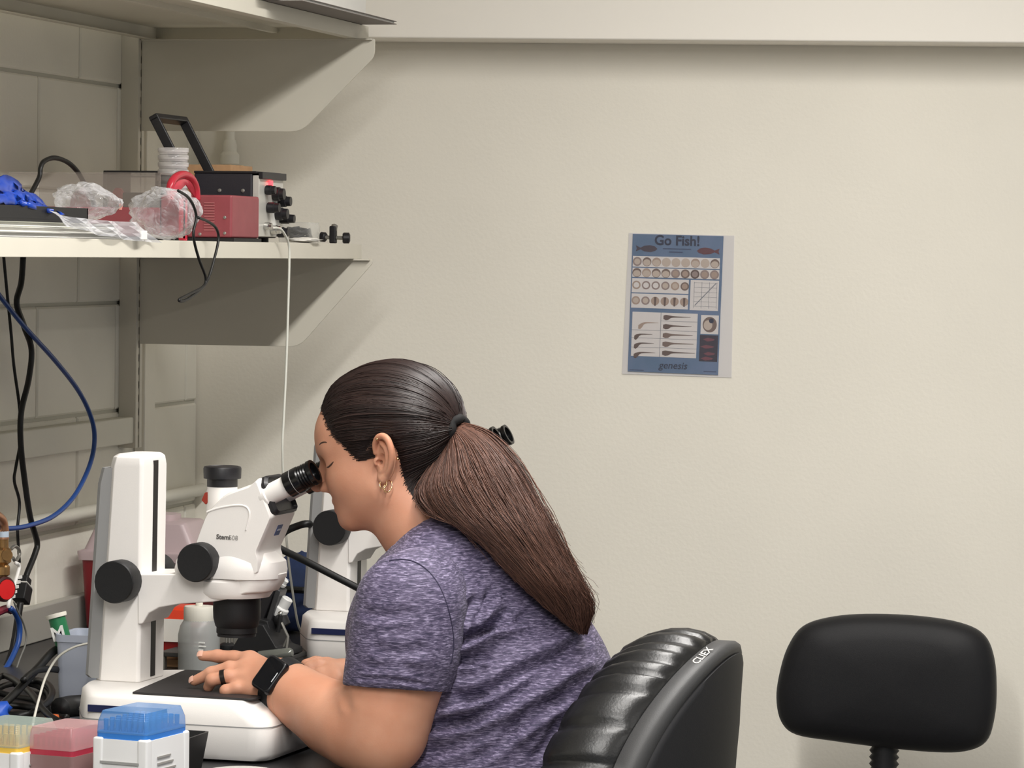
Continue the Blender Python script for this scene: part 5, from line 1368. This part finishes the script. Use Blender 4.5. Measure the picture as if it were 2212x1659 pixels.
# combed strands from all over the scalp back to the tie
TIE = PL(977, 927, -.012); TD = TIE - HC; TR = np.linalg.norm(TD); TD /= TR
ns, kp = 5200, 16
cand = rng.normal(size=(26000, 3)); cand /= np.linalg.norm(cand, axis=1, keepdims=True)
rr, cc, xx, yy = cover(cand)
e = edge_dist(xx, yy, LINE)
wgt = (cc > 0) & ((e < 30) | (rng.random(len(cand)) < .5))
cand = cand[wgt][:ns]; ns = len(cand)
om = np.arccos(np.clip(cand @ TD, -1, 1)); om = np.maximum(om, .05)
t = np.linspace(0, 1, kp)[None]
W0 = np.sin((1 - t) * om[:, None]) / np.sin(om)[:, None]; W1 = np.sin(t * om[:, None]) / np.sin(om)[:, None]
DD = W0[..., None] * cand[:, None] + W1[..., None] * TD
DD[:, :, :] += (rng.normal(0, .010, (ns, 1, 3)) * (np.sin(t * math.pi))[..., None])
DD /= np.linalg.norm(DD, axis=2, keepdims=True)
rs, cs, _, _ = cover(DD.reshape(-1, 3)); rs = rs.reshape(ns, kp); cs = np.maximum(cs.reshape(ns, kp), .001)
raw_c = cover(DD.reshape(-1, 3))[1].reshape(ns, kp)
keep = (raw_c[:, 1:] > -.0006).all(1)
cand, DD, rs, cs, om = cand[keep], DD[keep], rs[keep], cs[keep], om[keep]; ns = len(cand)
lift = rng.random((ns, 1)) * .0022
fly = (rng.random((ns, 1)) < .012) * rng.random((ns, 1)) * .006 * np.sin(t * math.pi)
rad = rs + cs + lift + fly
bl = np.clip((t - .72) / .28, 0, 1) ** 2; rad = rad * (1 - bl) + (TR + rng.normal(0, .004, (ns, 1))) * bl
PS = HC + DD * rad[..., None]
RS = np.full((ns, kp), .00062) * (.7 + .6 * rng.random((ns, 1))); RS[:, 0] *= .3
strands('combed_hair', PS, RS, np.clip(rng.normal(.35, .22, ns), 0, 1), M_HSTR, hair)
# fine baby hair softening the hairline
Ln = np.array(spline([p for p in LINE[1:18]], 10)); nb2 = 900
bi = rng.integers(0, len(Ln), nb2); bx = Ln[bi, 0] + rng.normal(0, 3.0, nb2); by = Ln[bi, 1] + rng.normal(0, 3.0, nb2)
root = np.array([0.0] * 3 * nb2).reshape(nb2, 3)
for i in range(nb2): root[i] = hit(bx[i], by[i])
fside = rng.random(nb2) < .3; root[fside, 1] *= -1
rd = root - HC; rd /= np.linalg.norm(rd, axis=1, keepdims=True)
kb = 7; tb2 = np.linspace(0, 1, kb)[None]
to = TD - rd * (rd @ TD)[:, None]; to /= np.linalg.norm(to, axis=1, keepdims=True)
db = rd[:, None] + to[:, None] * (tb2 * rng.uniform(.12, .40, (nb2, 1)))[..., None] + rng.normal(0, .012, (nb2, 1, 3)) * tb2[..., None]
db /= np.linalg.norm(db, axis=2, keepdims=True)
rb_, cb_, _, _ = cover(db.reshape(-1, 3)); rb_ = rb_.reshape(nb2, kb); cb_ = np.maximum(cb_.reshape(nb2, kb), 0)
Pb = HC + db * (rb_ + cb_ + .0002 + .0018 * tb2 * rng.random((nb2, 1)))[..., None]
strands('baby_hair', Pb, np.full((nb2, kb), .00036), rng.random(nb2) * .5, M_HSTR, hair)
# ponytail between two drawn edges, lying on the shirt
EL = np.array(spline([np.array(p, float) for p in [(968, 948), (938, 1000), (912, 1058), (940, 1110), (1010, 1165), (1085, 1240), (1160, 1318), (1228, 1374)]], 8))
ER = np.array(spline([np.array(p, float) for p in [(990, 914), (1050, 938), (1108, 1000), (1162, 1092), (1212, 1186), (1252, 1258), (1276, 1312), (1266, 1372)]], 8))
WCn = np.interp(np.linspace(0, 1, len(EL)), [0, .12, .3, .5, .75, 1], [-.012, -.03, -.07, -.095, -.085, -.05])
HWn = np.interp(np.linspace(0, 1, len(EL)), [0, .12, .35, .7, 1], [.012, .026, .045, .045, .02])
npn, kq = 9500, 24
a = rng.random(npn); a = .5 + (a - .5) * (1 + .08 * rng.normal(size=npn)); b = rng.uniform(-1, 1, npn)
tend = np.clip(1 - np.abs(rng.normal(0, .13, npn)), .45, 1.0)
tt = np.linspace(0, 1, kq)[None] * tend[:, None]
def samp(A, tt): f = tt * (len(A) - 1); return np.interp(f, np.arange(len(A)), A)
lx, ly, rx, ry = samp(EL[:, 0], tt), samp(EL[:, 1], tt), samp(ER[:, 0], tt), samp(ER[:, 1], tt)
phs = rng.uniform(0, 6.28, (npn, 1)); fr = rng.uniform(5, 11, (npn, 1)); amp = rng.uniform(.2, 1, (npn, 1)) ** 2
clump = np.round(a * 22) / 22; al = a[:, None] * (1 - .45 * tt) + clump[:, None] * .45 * tt
al = al + .040 * amp * np.sin(fr * tt * 6.28 * .5 + phs) * tt + (rng.normal(0, .035, (npn, 1)) * tt ** 2)
px = lx * (1 - al) + rx * al; py = ly * (1 - al) + ry * al
ww = samp(WCn, tt) + b[:, None] * np.sqrt(np.clip(1 - (2 * al - 1) ** 2, .1, 1)) * samp(HWn, tt)
# unproject on planes of constant w
d3 = np.stack([(px - 1106) / FPX, -(py - 829.5) / FPX, -np.ones_like(px)], -1) @ RM.T
o_l = (CAM - PF.o) @ PF.e2; t_ = (ww - o_l) / (d3 @ PF.e2)
Pw = CAM + d3 * t_[..., None] - PF.o
PP = np.stack([Pw @ PF.e1, ww, Pw[..., 2]], -1)
PP += rng.normal(0, .0010, PP.shape) * tt[..., None]
PP[:, 0] = TIE + (PP[:, 0] - TIE) * .55
for _ in range(3):
    f = smin(shirt_body(PP.astype(np.float32)), sl_out(PP.astype(np.float32)), .02)
    eps = .003; G = np.stack([(shirt_body((PP + np.eye(3)[k] * eps).astype(np.float32)) - shirt_body((PP - np.eye(3)[k] * eps).astype(np.float32))) / (2 * eps) for k in range(3)], -1)
    need = np.clip(.008 + .012 * (b[:, None] * -.5 + .5) - f, 0, .05) * (tt > .12)
    G /= np.linalg.norm(G, axis=2, keepdims=True) + 1e-9
    PP = PP + G * need[..., None] * .8
RP = .00048 * (.6 + .8 * rng.random((npn, 1))) * (1 - .55 * (np.linspace(0, 1, kq)[None] ** 2)) * np.ones((npn, kq))
strands('ponytail', PP, RP, np.clip(rng.normal(.40, .26, npn), 0, 1), M_HPON, hair)
# stray frizz along the outer edge
nf = 1300
i0 = rng.integers(0, npn, nf); s0 = rng.integers(8, kq - 6, nf); kf = 8
Pf = np.zeros((nf, kf, 3)); base = PP[i0, s0]; dirn = PP[i0, s0 + 4] - PP[i0, s0]; dirn /= np.linalg.norm(dirn, axis=1, keepdims=True) + 1e-9
side = rng.normal(size=(nf, 3)); side[:, 0] = np.abs(side[:, 0]); side /= np.linalg.norm(side, axis=1, keepdims=True)
frz = rng.uniform(.004, .020, (nf, 1))
for k in range(kf):
    s = k / (kf - 1); Pf[:, k] = base + dirn * s * .05 + side * (s ** 1.5) * frz + rng.normal(0, .0008, (nf, 3))
strands('stray_hair', Pf, np.full((nf, kf), .00024), rng.random(nf), M_HPON, hair)
# elastic tie and its stud
ta = (PP[:, 4].mean(0) - HC); ta /= np.linalg.norm(ta)
m = MB(); e1_ = np.cross(ta, (0, 1.0, 0)); e1_ /= np.linalg.norm(e1_); e2_ = np.cross(ta, e1_)
cen = TIE + ta * .010
m.tube([cen + (e1_ * math.cos(x) * .0165 + e2_ * math.sin(x) * .0165) + ta * .0015 * math.sin(5 * x) for x in np.linspace(0, 2 * math.pi, 36, endpoint=False)], .0066, 8, closed=True)
m.build('hair_tie', mat('hair_tie', (15, 14, 15), .8), hair, ang=180)

# ------------------------------------------------------------------ face pieces, jewellery and watch
nrm_out = np.array([-.15, -.98, .1])
def face_tube(name, pts, r, m, lift=.0):
    P = [hit(*p) + nrm_out * lift for p in pts]
    P = spline(P, 4); rr = r * (1 - np.abs(np.linspace(-1, 1, len(P))) ** 3 * .8)
    return MB().tube(P, list(rr), 6).build(name, m, skin, ang=180)
M_BROW = mat('brow_dark', (74, 52, 42), .6)
face_tube('eyebrow', [(689, 963), (694, 957), (702, 955), (710, 957)], .0013, M_BROW, -.0004)
face_tube('eyelashes', [(706, 1010), (711, 1008), (716, 1003), (721, 997)], .0013, M_BROW, .0006)
M_GOLD = mat('gold', (235, 200, 150), .2, 1.0)
ear1 = lambda P: ear_sdf(P.copy(), 1)
for (x, y) in ((815, 949), (860, 991)):
    p = hit(x, y, ear1); MB().lathe([(.0002, -.0022), (.0015, -.0016), (.0022, 0), (.0015, .0016), (.0002, .0022)], p + (0, -.0015, 0), (0, 1, 0), 12).build('ear_stud', M_GOLD, skin, ang=180)
for (x, y, rr) in ((828, 1040, .0065), (838, 1046, .0075)):
    p = hit(x, y, ear1); m = MB()
    m.tube([p + np.array([math.cos(q) * rr * .75, math.sin(q) * rr * .55, math.sin(q) * rr - .003]) for q in np.linspace(0, 2 * math.pi, 22, endpoint=False)], .0009, 6, closed=True); m.build('hoop_earring', M_GOLD, skin, ang=180)
# ring on the fourth finger
f = FN['ring']; a0, a1 = f[1][0], f[2][0]; dx = (a1 - a0) / np.linalg.norm(a1 - a0); c = a0 * .68 + a1 * .32
MB().lathe([(.0094, -.0032), (.0108, -.0032), (.0108, .0032), (.0094, .0032)], c, dx, 28, caps=False).build('finger_ring', mat('dark_ring', (62, 56, 54), .3, .8), skin, ang=40)
# watch: strap round the wrist, case on its outer side
wa, wb = FORE_N[-1][0], FORE_N[-2][0]; wx = (wb - wa) / np.linalg.norm(wb - wa); wc = wa * .42 + wb * .58
out = np.array([-.30, -.80, .52]); out = out - wx * (out @ wx); out /= np.linalg.norm(out); sdv = np.cross(wx, out)
def wr(ang, rad, off): return wc + wx * off + (out * math.cos(ang) + sdv * math.sin(ang)) * rad
wt = MB(); R = []
for rad, off in ((.0350, -.0105), (.0395, -.0098), (.0395, .0098), (.0350, .0105)): R.append([wr(x, rad, off) for x in np.linspace(0, 2 * math.pi, 48, endpoint=False)])
wt.rings(R + [R[0]], caps=False)
watch = wt.build('watch_strap', mat('strap_black', (26, 27, 30), .55), skin, ang=60)
cc_ = wc + out * .0395
def case_ring(a, b, h, n=6):
    P = rounded([(-a, -b), (a, -b), (a, b), (-a, b)], .007, n); return [cc_ + wx * p + sdv * q + out * h for p, q in P]
MB().rings([case_ring(.0150, .0225, -.006), case_ring(.0176, .0255, -.001), case_ring(.0176, .0255, .003), case_ring(.0162, .024, .0062), case_ring(.0144, .0220, .0072)]).build('watch_case', mat('watch_case', (16, 17, 21), .3), watch, ang=40)
MB().rings([case_ring(.0142, .0218, .0070), case_ring(.0142, .0218, .0076)]).build('watch_glass', mat('watch_glass', (10, 12, 18), .06, coat=1), watch, ang=40)
m = MB().box((0, 0, 0), (.0006, .0075, .0004)); o = m.build('watch_mark', mat('print_light', (200, 205, 210), .4), watch)
o.matrix_local = Matrix(((wx[0], sdv[0], out[0], cc_[0] + wx[0] * .0125 + out[0] * .0078), (wx[1], sdv[1], out[1], cc_[1] + wx[1] * .0125 + out[1] * .0078), (wx[2], sdv[2], out[2], cc_[2] + wx[2] * .0125 + out[2] * .0078), (0, 0, 0, 1)))

# stitched seam where the sleeve joins the shirt
cloth_fn = lambda P: np.minimum(shirt_body(P), sl_out(P))
sp = [hit(x, y, cloth_fn) + (0, -.0006, .0004) for x, y in [tuple(q) for q in spline([np.array(p, float) for p in [(836, 1214), (872, 1208), (912, 1222), (945, 1258), (966, 1308), (978, 1360), (980, 1402), (972, 1440)]], 5)]]
sp = [np.mean(sp[max(0, i - 2):i + 3], axis=0) for i in range(len(sp))]
MB().tube(sp, .0011, 6).build('sleeve_seam', mat('seam_thread', (40, 36, 60), .8), shirt, ang=180)
# ------------------------------------------------------------------ chairs
M_LEATH = mat('black_leather', (24, 24, 25), .34, bump=.12, bscale=260, spec=.55)
M_SHELL = mat('shell_grey', (62, 62, 63), .5, bump=.12, bscale=800)
M_PANEL = mat('panel_black', (30, 30, 33), .6, bump=.08, bscale=700)
def star_base(t, u0, w0, z0, ring=True, h=.10):
    """five-star base, casters, gas lift and foot ring around (u0, w0)"""
    MB().lathe([(.032, .07), (.032, .12), (.026, .13), (.026, .40), (.016, .41), (.016, z0)], (u0, w0, 0), n=24).build('gas_lift', M_BLACKM, t)
    for k in range(5):
        a = 2 * math.pi * k / 5 + .3; d = np.array([math.cos(a), math.sin(a), 0]); s = np.array([-d[1], d[0], 0]); c = np.array([u0, w0, 0])
        L_ = MB().rings([[c + d * r + s * w * i + np.array([0, 0, z + j]) for i, j in ((-1, -.012), (1, -.012), (.7, .012), (-.7, .012))] for r, w, z in ((.02, .028, .105), (.30, .016, .075))]).build('base_leg', M_BLACK, t, bevel=.003)
        e = c + d * .295
        MB().lathe([(.004, -.022), (.024, -.022), (.027, -.016), (.027, -.004), (.010, -.003), (.010, .003), (.027, .004), (.027, .016), (.024, .022), (.004, .022)], e + (0, 0, .0275), s, 20).build('caster', M_BLACK, L_)
    if ring:
        MB().tube([(u0 + .23 * math.cos(a), w0 + .23 * math.sin(a), .26) for a in np.linspace(0, 2 * math.pi, 40, endpoint=False)], .011, 10, closed=True).build('foot_ring', M_CHROME, t, ang=180)
        for k in range(3):
            a = 2 * math.pi * k / 3; MB().tube([(u0, w0, .26), (u0 + .23 * math.cos(a), w0 + .23 * math.sin(a), .26)], .008, 8).build('ring_spoke', M_CHROME, t)

# --- the woman's chair: thick pleated leather back in a hard shell
CW = .235
pr = PF.L(1577, 1500, 0); pn = PF.L(1350, 1530, -CW)
CF = Fr(*(PF.W(np.array([pr[0] - .32, 0, 0]))[:2]), -4, 0)
t = CF.root('office_chair', 'black leather office chair with a pleated padded back, behind the woman', 'chair')
uc = .32; kq_ = max(.5, (pr[0] - pn[0]) / CW ** 2)
ztop = CF.L(1545, 1388, -.02)[2]; zlow = .62
def outl(th, sw=1.0, up=0.0):
    """outline of the back in (w, z) by angle; th=0 right, pi/2 top"""
    c, s = math.cos(th), math.sin(th); e = 2.0 if s > 0 else 3.4
    zc = ztop - .24; hz = (.24 + up) if s > 0 else (zc - zlow)
    r = (abs(c) ** e + abs(s) ** e) ** (-1 / e)
    return CW * sw * r * c, zc + hz * r * s
tilt = .10
def ub(w, z): return uc - kq_ * w * w - tilt * (ztop - .12 - z) * .6
NT = 96
ths = [2 * math.pi * k / NT for k in range(NT)]
def ring3(rho, du, sw=1.0, up=0.0, ring_du=None):
    zc = ztop - .24; R = []
    for th in ths:
        w, z = outl(th, sw, up); w *= rho; z = zc + (z - zc) * rho; R.append((ub(w, z) + du, w, z))
    return R
shell = MB().rings([ring3(.05, -.034), ring3(.6, -.034), ring3(.985, -.034), ring3(1.0, -.030), ring3(1.0, -.008), ring3(.985, -.002), ring3(.955, 0.0), ring3(.93, -.002), ring3(.6, -.002), ring3(.05, -.002)]).build('back_shell', M_SHELL, t, ang=60)
MB().rings([ring3(.935, -.004), ring3(.93, .0015), ring3(.90, .003), ring3(.6, .004), ring3(.3, .004), ring3(.04, .004)]).build('back_panel', M_PANEL, shell, ang=60)
# cushion with pleats running over its edge
def pleat(th):
    d = 0
    for k, (p, wd, dp) in enumerate([(1.30, .05, .35), (1.50, .05, .5), (1.64, .03, .7), (1.80, .035, .9), (1.93, .022, .8), (2.04, .03, 1.0), (2.16, .02, .8), (2.30, .03, 1.0), (2.52, .03, 1.0), (2.74, .03, 1.0), (2.95, .035, .9), (3.15, .035, .8), (3.35, .035, .7)]):
        for q in (p, math.pi - p): d += dp * math.exp(-abs((th - q + math.pi) % (2 * math.pi) - math.pi) / (wd * .62))
    return min(d, 1.1)
NT2 = 288; th2 = [2 * math.pi * k / NT2 for k in range(NT2)]
def cring(rho, du, pl, up=.012):
    du = -.030 + (du + .030) * 1.5
    zc = ztop - .24; R = []
    for th in th2:
        w, z = outl(th, 1.0, up); q = rho - .045 * pl * pleat(th); w *= q; z = zc + (z - zc) * q
        R.append((ub(w, z) + du + .012 * pl * pleat(th), w, z))
    return R
MB().rings([cring(.90, -.030, 0), cring(.97, -.034, .5), cring(1.0, -.045, 1.0), cring(1.015, -.060, 1.0), cring(1.01, -.076, .9), cring(.98, -.092, .7), cring(.93, -.106, .45), cring(.84, -.116, .2), cring(.7, -.119, .05), cring(.4, -.116, 0), cring(.05, -.116, 0)]).build('back_cushion', M_LEATH, t, ang=180)
# lettering on the rim of the shell
me = text_mesh('CLIEX', .0165, .0003, .0002, shear=.25)
lt = link('lettering', me, mat('print_dim', (190, 188, 182), .6), shell)
ta, tb = outl(math.pi / 2 + .42), outl(math.pi / 2 + .37)
P0 = np.array([ub(*ta) - .019, ta[0], ta[1]]); tg = np.array([ub(*tb) - ub(*ta), tb[0] - ta[0], tb[1] - ta[1]]); tg /= np.linalg.norm(tg)
yv = np.array([-1.0, 0, 0]); yv = yv - tg * (yv @ tg); yv /= np.linalg.norm(yv); nv = np.cross(tg, yv); P0 = P0 + nv * .0004 - yv * .006
lt.matrix_local = Matrix(((tg[0], yv[0], nv[0], P0[0]), (tg[1], yv[1], nv[1], P0[1]), (tg[2], yv[2], nv[2], P0[2]), (0, 0, 0, 1)))
SEATZ = HIPZ[2] - .135
P = rounded([(-.25, -.24), (.22, -.22), (.22, .22), (-.25, .24)], .07, 5)
MB().rings([[(a * k, b * k, z) for a, b in P] for k, z in ((.9, SEATZ - .09), (1.0, SEATZ - .07), (1.02, SEATZ - .04), (.97, SEATZ - .012), (.85, SEATZ - .004), (.3, SEATZ - .006))]).build('seat', M_LEATH, t, ang=180)
MB().tube(spline([(.05, 0, SEATZ - .10), (.26, 0, SEATZ - .09), (.30, 0, SEATZ + .0), (ub(0, zlow + .1) + .012, 0, zlow + .12)], 6), .018, 10).build('back_bar', M_BLACKM, t, ang=180)
star_base(t, 0, 0, SEATZ - .09)

# --- the stool by the wall
YC = -.34
ol = [(1735, 1352), (1790, 1333), (1870, 1326), (1980, 1330), (2075, 1344), (2128, 1370), (2150, 1420), (2155, 1490), (2150, 1550), (2132, 1600), (2085, 1622), (2010, 1624), (1900, 1614), (1800, 1600), (1722, 1585), (1690, 1556), (1680, 1505), (1687, 1450), (1704, 1395)]
OP = [at(x, y, y=YC) for x, y in ol]
cx = np.mean([p[0] for p in OP]); czz = np.mean([p[2] for p in OP])
t = thing('task_chair', 'plain black task chair with a rounded back beside the wall', 'chair', (cx, YC - .12, 0), 0)
S = spline([p - np.array([cx, YC - .12, 0]) for p in OP], 5, closed=True); cc0 = np.array([0, .12, czz])
def pr_ring(rho, dy, bow=.0): return [cc0 + (p - cc0) * (rho, 0, rho) + np.array([0, dy - bow * ((p[0] * rho) / .2) ** 2, 0]) for p in S]
o = MB().rings([pr_ring(.04, -.046), pr_ring(.35, -.045, .01), pr_ring(.65, -.041, .02), pr_ring(.85, -.032, .02), pr_ring(.95, -.019, .02), pr_ring(.99, -.007, .02), pr_ring(1.0, .004, .02), pr_ring(.985, .016, .02), pr_ring(.94, .026, .02), pr_ring(.8, .032, .02), pr_ring(.4, .034, .01), pr_ring(.04, .034)]).build('backrest', mat('black_fabric', (21, 21, 24), .55, bump=.15, bscale=900, spec=.35, sheen=.08), t, ang=180)
b0 = at(1908, 1608, y=YC) - np.array([cx, YC - .12, 0]); b0[1] = .135
m = MB(); zb_ = b0[2] - .13; prof = []
nb_ = 26
for k in range(nb_ + 1):
    z = zb_ + (b0[2] + .03 - zb_) * k / nb_; prof.append((.0275 if k % 2 else .0225, z))
m.lathe(prof, (b0[0], b0[1], 0), n=24); m.build('bellows', M_BLACK, t, ang=80)
sz = .60
MB().tube(spline([(b0[0], b0[1], zb_ + .02), (b0[0], b0[1] + .005, sz + .02), (b0[0], b0[1] - .03, sz - .075), (0, -.05, sz - .085)], 6), .014, 10).build('back_bar', M_BLACKM, t, ang=180)
P = rounded([(-.23, -.36), (.23, -.36), (.21, .06), (-.21, .06)], .08, 5)
MB().rings([[(a * k, (b + .15) * k - .15, z) for a, b in P] for k, z in ((.92, sz - .075), (1.0, sz - .06), (1.02, sz - .03), (.97, sz - .006), (.8, sz), (.3, sz))]).build('seat', mat('black_fabric', (21, 21, 24)), t, ang=180)
star_base(t, 0, -.15, sz - .075)
# ------------------------------------------------------------------ poster in a clear sleeve on the back wall
C4 = [at(x, y, y=-.003) for x, y in ((1367, 505), (1563, 510), (1551, 810), (1356, 802))]
O = (C4[2] + C4[3]) / 2
t = thing('poster', 'small blue fish development chart in a clear sleeve on the back wall', 'poster', tuple(map(float, O)), 0)
def pq(s, v, lift): # s across, v down
    p = (C4[0] * (1 - s) + C4[1] * s) * (1 - v) + (C4[3] * (1 - s) + C4[2] * s) * v - O
    return np.array([p[0], -lift, p[2]])
def patch(name, s0, s1, v0, v1, lift, m, parent=None, th=.0003):
    V = [pq(s, v, l) for l in (lift - th, lift) for s, v in ((s0, v0), (s1, v0), (s1, v1), (s0, v1))]
    return raw(name, V, [(3, 2, 1, 0), (4, 5, 6, 7), (0, 1, 5, 4), (1, 2, 6, 5), (2, 3, 7, 6), (3, 0, 4, 7)], m, parent or t, None)
def blob(name, pts, lift, m, parent=None):
    V = [pq(s, v, l) for l in (lift - .0002, lift) for s, v in pts]; n = len(pts)
    return raw(name, V, [tuple(range(n)), tuple(range(2 * n - 1, n - 1, -1))] + [(i, (i + 1) % n, n + (i + 1) % n, n + i) for i in range(n)], m, parent or t, None)
M_PB = mat('print_blue', (84, 112, 144), .5, col2=(102, 122, 156), vscale=22)
M_PW = mat('print_paper', (224, 218, 216), .6)
M_PG = mat('print_line_grey', (128, 130, 140), .6)
M_PD = mat('print_navy', (26, 36, 66), .6)
M_EG = [mat('print_egg_%d' % k, c, .6) for k, c in enumerate([(150, 132, 128), (120, 100, 92), (172, 150, 136), (196, 180, 168), (96, 76, 70)])]
# sleeve: clear film sheets front and back, white edge band
S4 = [at(x, y, y=-.003) - O for x, y in ((1358, 503), (1586, 509), (1580, 816), (1343, 808))]
def sl_sheet(name, y, m):
    V = [np.array([p[0], y - d, p[2]]) for d in (0, .0003) for p in S4]
    return raw(name, V, [(3, 2, 1, 0), (4, 5, 6, 7), (0, 1, 5, 4), (1, 2, 6, 5), (2, 3, 7, 6), (3, 0, 4, 7)], m, t, None)
sl_sheet('sleeve_back', .0022, mat('sleeve_white', (232, 228, 226), .35))
patch('sheet', 0, 1, 0, 1, .0006, M_PB, th=.0012)
rows = [(.160, .238, .012, .972), (.245, .312, .012, .972), (.322, .424, .012, .640), (.432, .536, .012, .640)]
for (v0, v1, s0, s1) in rows: patch('picture_strip', s0, s1, v0, v1, .0010, M_PW)
chart = patch('graph_panel', .660, .972, .322, .540, .0010, M_PW)
for k in range(6): patch('grid_line', .70, .955, .34 + k * .034, .3415 + k * .034, .0013, M_PG, chart)
for k in range(4): patch('grid_line', .70 + k * .083, .7035 + k * .083, .335, .525, .0013, M_PG, chart)
blob('graph_curve', [(.712, .502), (.718, .506), (.945, .342), (.938, .338)], .0014, M_PG, chart)
def egg(s, v, r, c0, c1, mode):
    asp = .655
    ring = [(s + r * math.cos(a), v + r * asp * math.sin(a)) for a in np.linspace(0, 2 * math.pi, 18, endpoint=False)]
    o = blob('embryo_picture', ring, .0013, c0)
    if mode == 'cap':      # dark cap on a pale yolk
        blob('yolk', [(s + .84 * r * math.cos(a), v + .18 * r * asp + .72 * r * asp * math.sin(a)) for a in np.linspace(0, 2 * math.pi, 16, endpoint=False)], .0015, c1, o)
    elif mode == 'ring': blob('yolk', [(s + .66 * r * math.cos(a), v + .66 * r * asp * math.sin(a)) for a in np.linspace(0, 2 * math.pi, 16, endpoint=False)], .0015, c1, o)
    elif mode == 'dia':
        blob('body_axis', [(s - .28 * r, v - r * asp * .9), (s + .28 * r, v - r * asp * .9), (s + .18 * r, v + 1.15 * r * asp), (s - .18 * r, v + 1.15 * r * asp)], .0015, c1, o)
for k in range(9):
    egg(.062 + k * .107, .200, .050, M_EG[[0, 1, 2, 3, 3, 3, 2, 3, 1][k]], M_EG[3], 'cap' if k not in (0,) else 'ring')
    egg(.062 + k * .107, .280, .050, M_EG[[1, 2, 1, 1, 0, 1, 4, 0, 0][k]], M_EG[[3, 3, 3, 3, 2, 2, 0, 2, 2][k]], 'cap' if k < 4 else 'ring')
for k in range(6):
    egg(.062 + k * .107, .370, .047, M_EG[[2, 0, 0, 0, 2, 1][k]], M_PW if k < 3 else M_EG[[3, 3, 2][k - 3]], 'ring')
    egg(.062 + k * .107, .482, .047, M_EG[[2, 0, 2, 2, 2, 2][k]], M_EG[[3, 3, 4, 4, 4, 4][k]], 'ring' if k < 2 else 'dia')
low = patch('larva_panel', .030, .752, .565, .886, .0010, M_PW)
patch('panel_rule', .345, .350, .565, .886, .0013, M_PG, low)
for v in (.624, .692, .752, .818): patch('panel_rule', .35, .752, v, v + .0022, .0013, M_PG, low)
for v in (.695, .752, .820): patch('panel_rule', .03, .345, v, v + .0022, .0013, M_PG, low)
def larva(s, v, L, m, bent=0.0):
    top, bot = [], []
    for k in range(12):
        x = k / 11; h = (.020 * math.exp(-((x - .12) / .12) ** 2) + .009 * (1 - x) + .0018)
        c = v - bent * math.exp(-(x / .22) ** 2) * -.02 + .004 * (x < .2) ; top.append((s + L * x, c - h * .55)); bot.append((s + L * x, c + h * .8))
    blob('larva_picture', top + bot[::-1], .0014, m, low)
for k, v in enumerate((.592, .658, .722, .785, .850)): larva(.375, v, .30 + .015 * k, M_EG[[4, 4, 1, 1, 4][k]])
for k, v in enumerate((.725, .790, .858)): larva(.06, v, .20 + .02 * k, M_EG[[4, 4, 4][k]], 1.0)
larva(.10, .640, .22, M_EG[2], 1.4)
e = patch('embryo_panel', .790, .985, .572, .708, .0010, M_PW)
blob('big_embryo', [(.888 + .078 * math.cos(a), .640 + .056 * math.sin(a)) for a in np.linspace(0, 2 * math.pi, 24, endpoint=False)], .0013, M_EG[1], e)
blob('big_yolk', [(.870 + .048 * math.cos(a), .644 + .036 * math.sin(a)) for a in np.linspace(0, 2 * math.pi, 20, endpoint=False)], .0015, M_EG[3], e)
blob('big_head', [(.905 + .026 * math.cos(a), .612 + .018 * math.sin(a)) for a in np.linspace(0, 2 * math.pi, 16, endpoint=False)], .0017, M_PD, e)
d = patch('fish_photo', .785, .985, .716, .906, .0010, mat('photo_dark', (40, 30, 52), .5))
for k, (s, v, L) in enumerate(((.82, .748, .13), (.795, .800, .15), (.83, .850, .13), (.80, .885, .14))): blob('photo_fish', [(s, v), (s + L * .4, v - .014), (s + L, v - .004), (s + L * .9, v + .006), (s + L * .4, v + .014)], .0013, mat('photo_red', (112, 56, 70), .5), d)
def fish(s, v, L, m, flip):
    f = -1 if flip else 1
    P = [(0, 0), (.12, -.018), (.35, -.026), (.62, -.020), (.78, -.006), (1.0, -.022), (.95, 0), (1.0, .022), (.78, .006), (.6, .020), (.3, .024), (.1, .014)]
    blob('printed_fish', [(s + f * L * a, v + b) for a, b in P], .0013, m)
fish(.28, .105, .24, mat('fish_dark', (62, 50, 66), .5), True); fish(.715, .112, .25, mat('fish_red', (96, 46, 56), .5), False)
def words(body, s, v, size, m, bold=.0, shear=0.0, name='lettering'):
    o = link(name, text_mesh(body, size, .0002, bold, shear, 1.0, 'CENTER'), m, t); p = pq(s, v, .0012)
    ex = pq(1, v, 0) - pq(0, v, 0); ex /= np.linalg.norm(ex); ey = np.cross((0, -1.0, 0), ex)
    o.matrix_local = Matrix(((ex[0], ey[0], 0, p[0]), (ex[1], ey[1], -1, p[1]), (ex[2], ey[2], 0, p[2]), (0, 0, 0, 1)))
words('Go Fish!', .495, .074, .0265, M_PD, .0007)
for (s0, s1, v) in ((.34, .65, .098), (.41, .56, .121)): patch('small_print', s0, s1, v, v + .008, .0011, mat('print_mid', (58, 74, 108), .6))
words('genesis', .50, .968, .0195, M_PD, .0001, .2)
for (s0, s1, v) in ((.02, .18, .985), (.84, .98, .975)): patch('small_print', s0, s1, v, v + .006, .0011, mat('print_mid', (58, 74, 108)))
sl_sheet('sleeve_front', -.0019, film('sleeve_film', (235, 235, 240), .03, .15, .2))
# ------------------------------------------------------------------ done
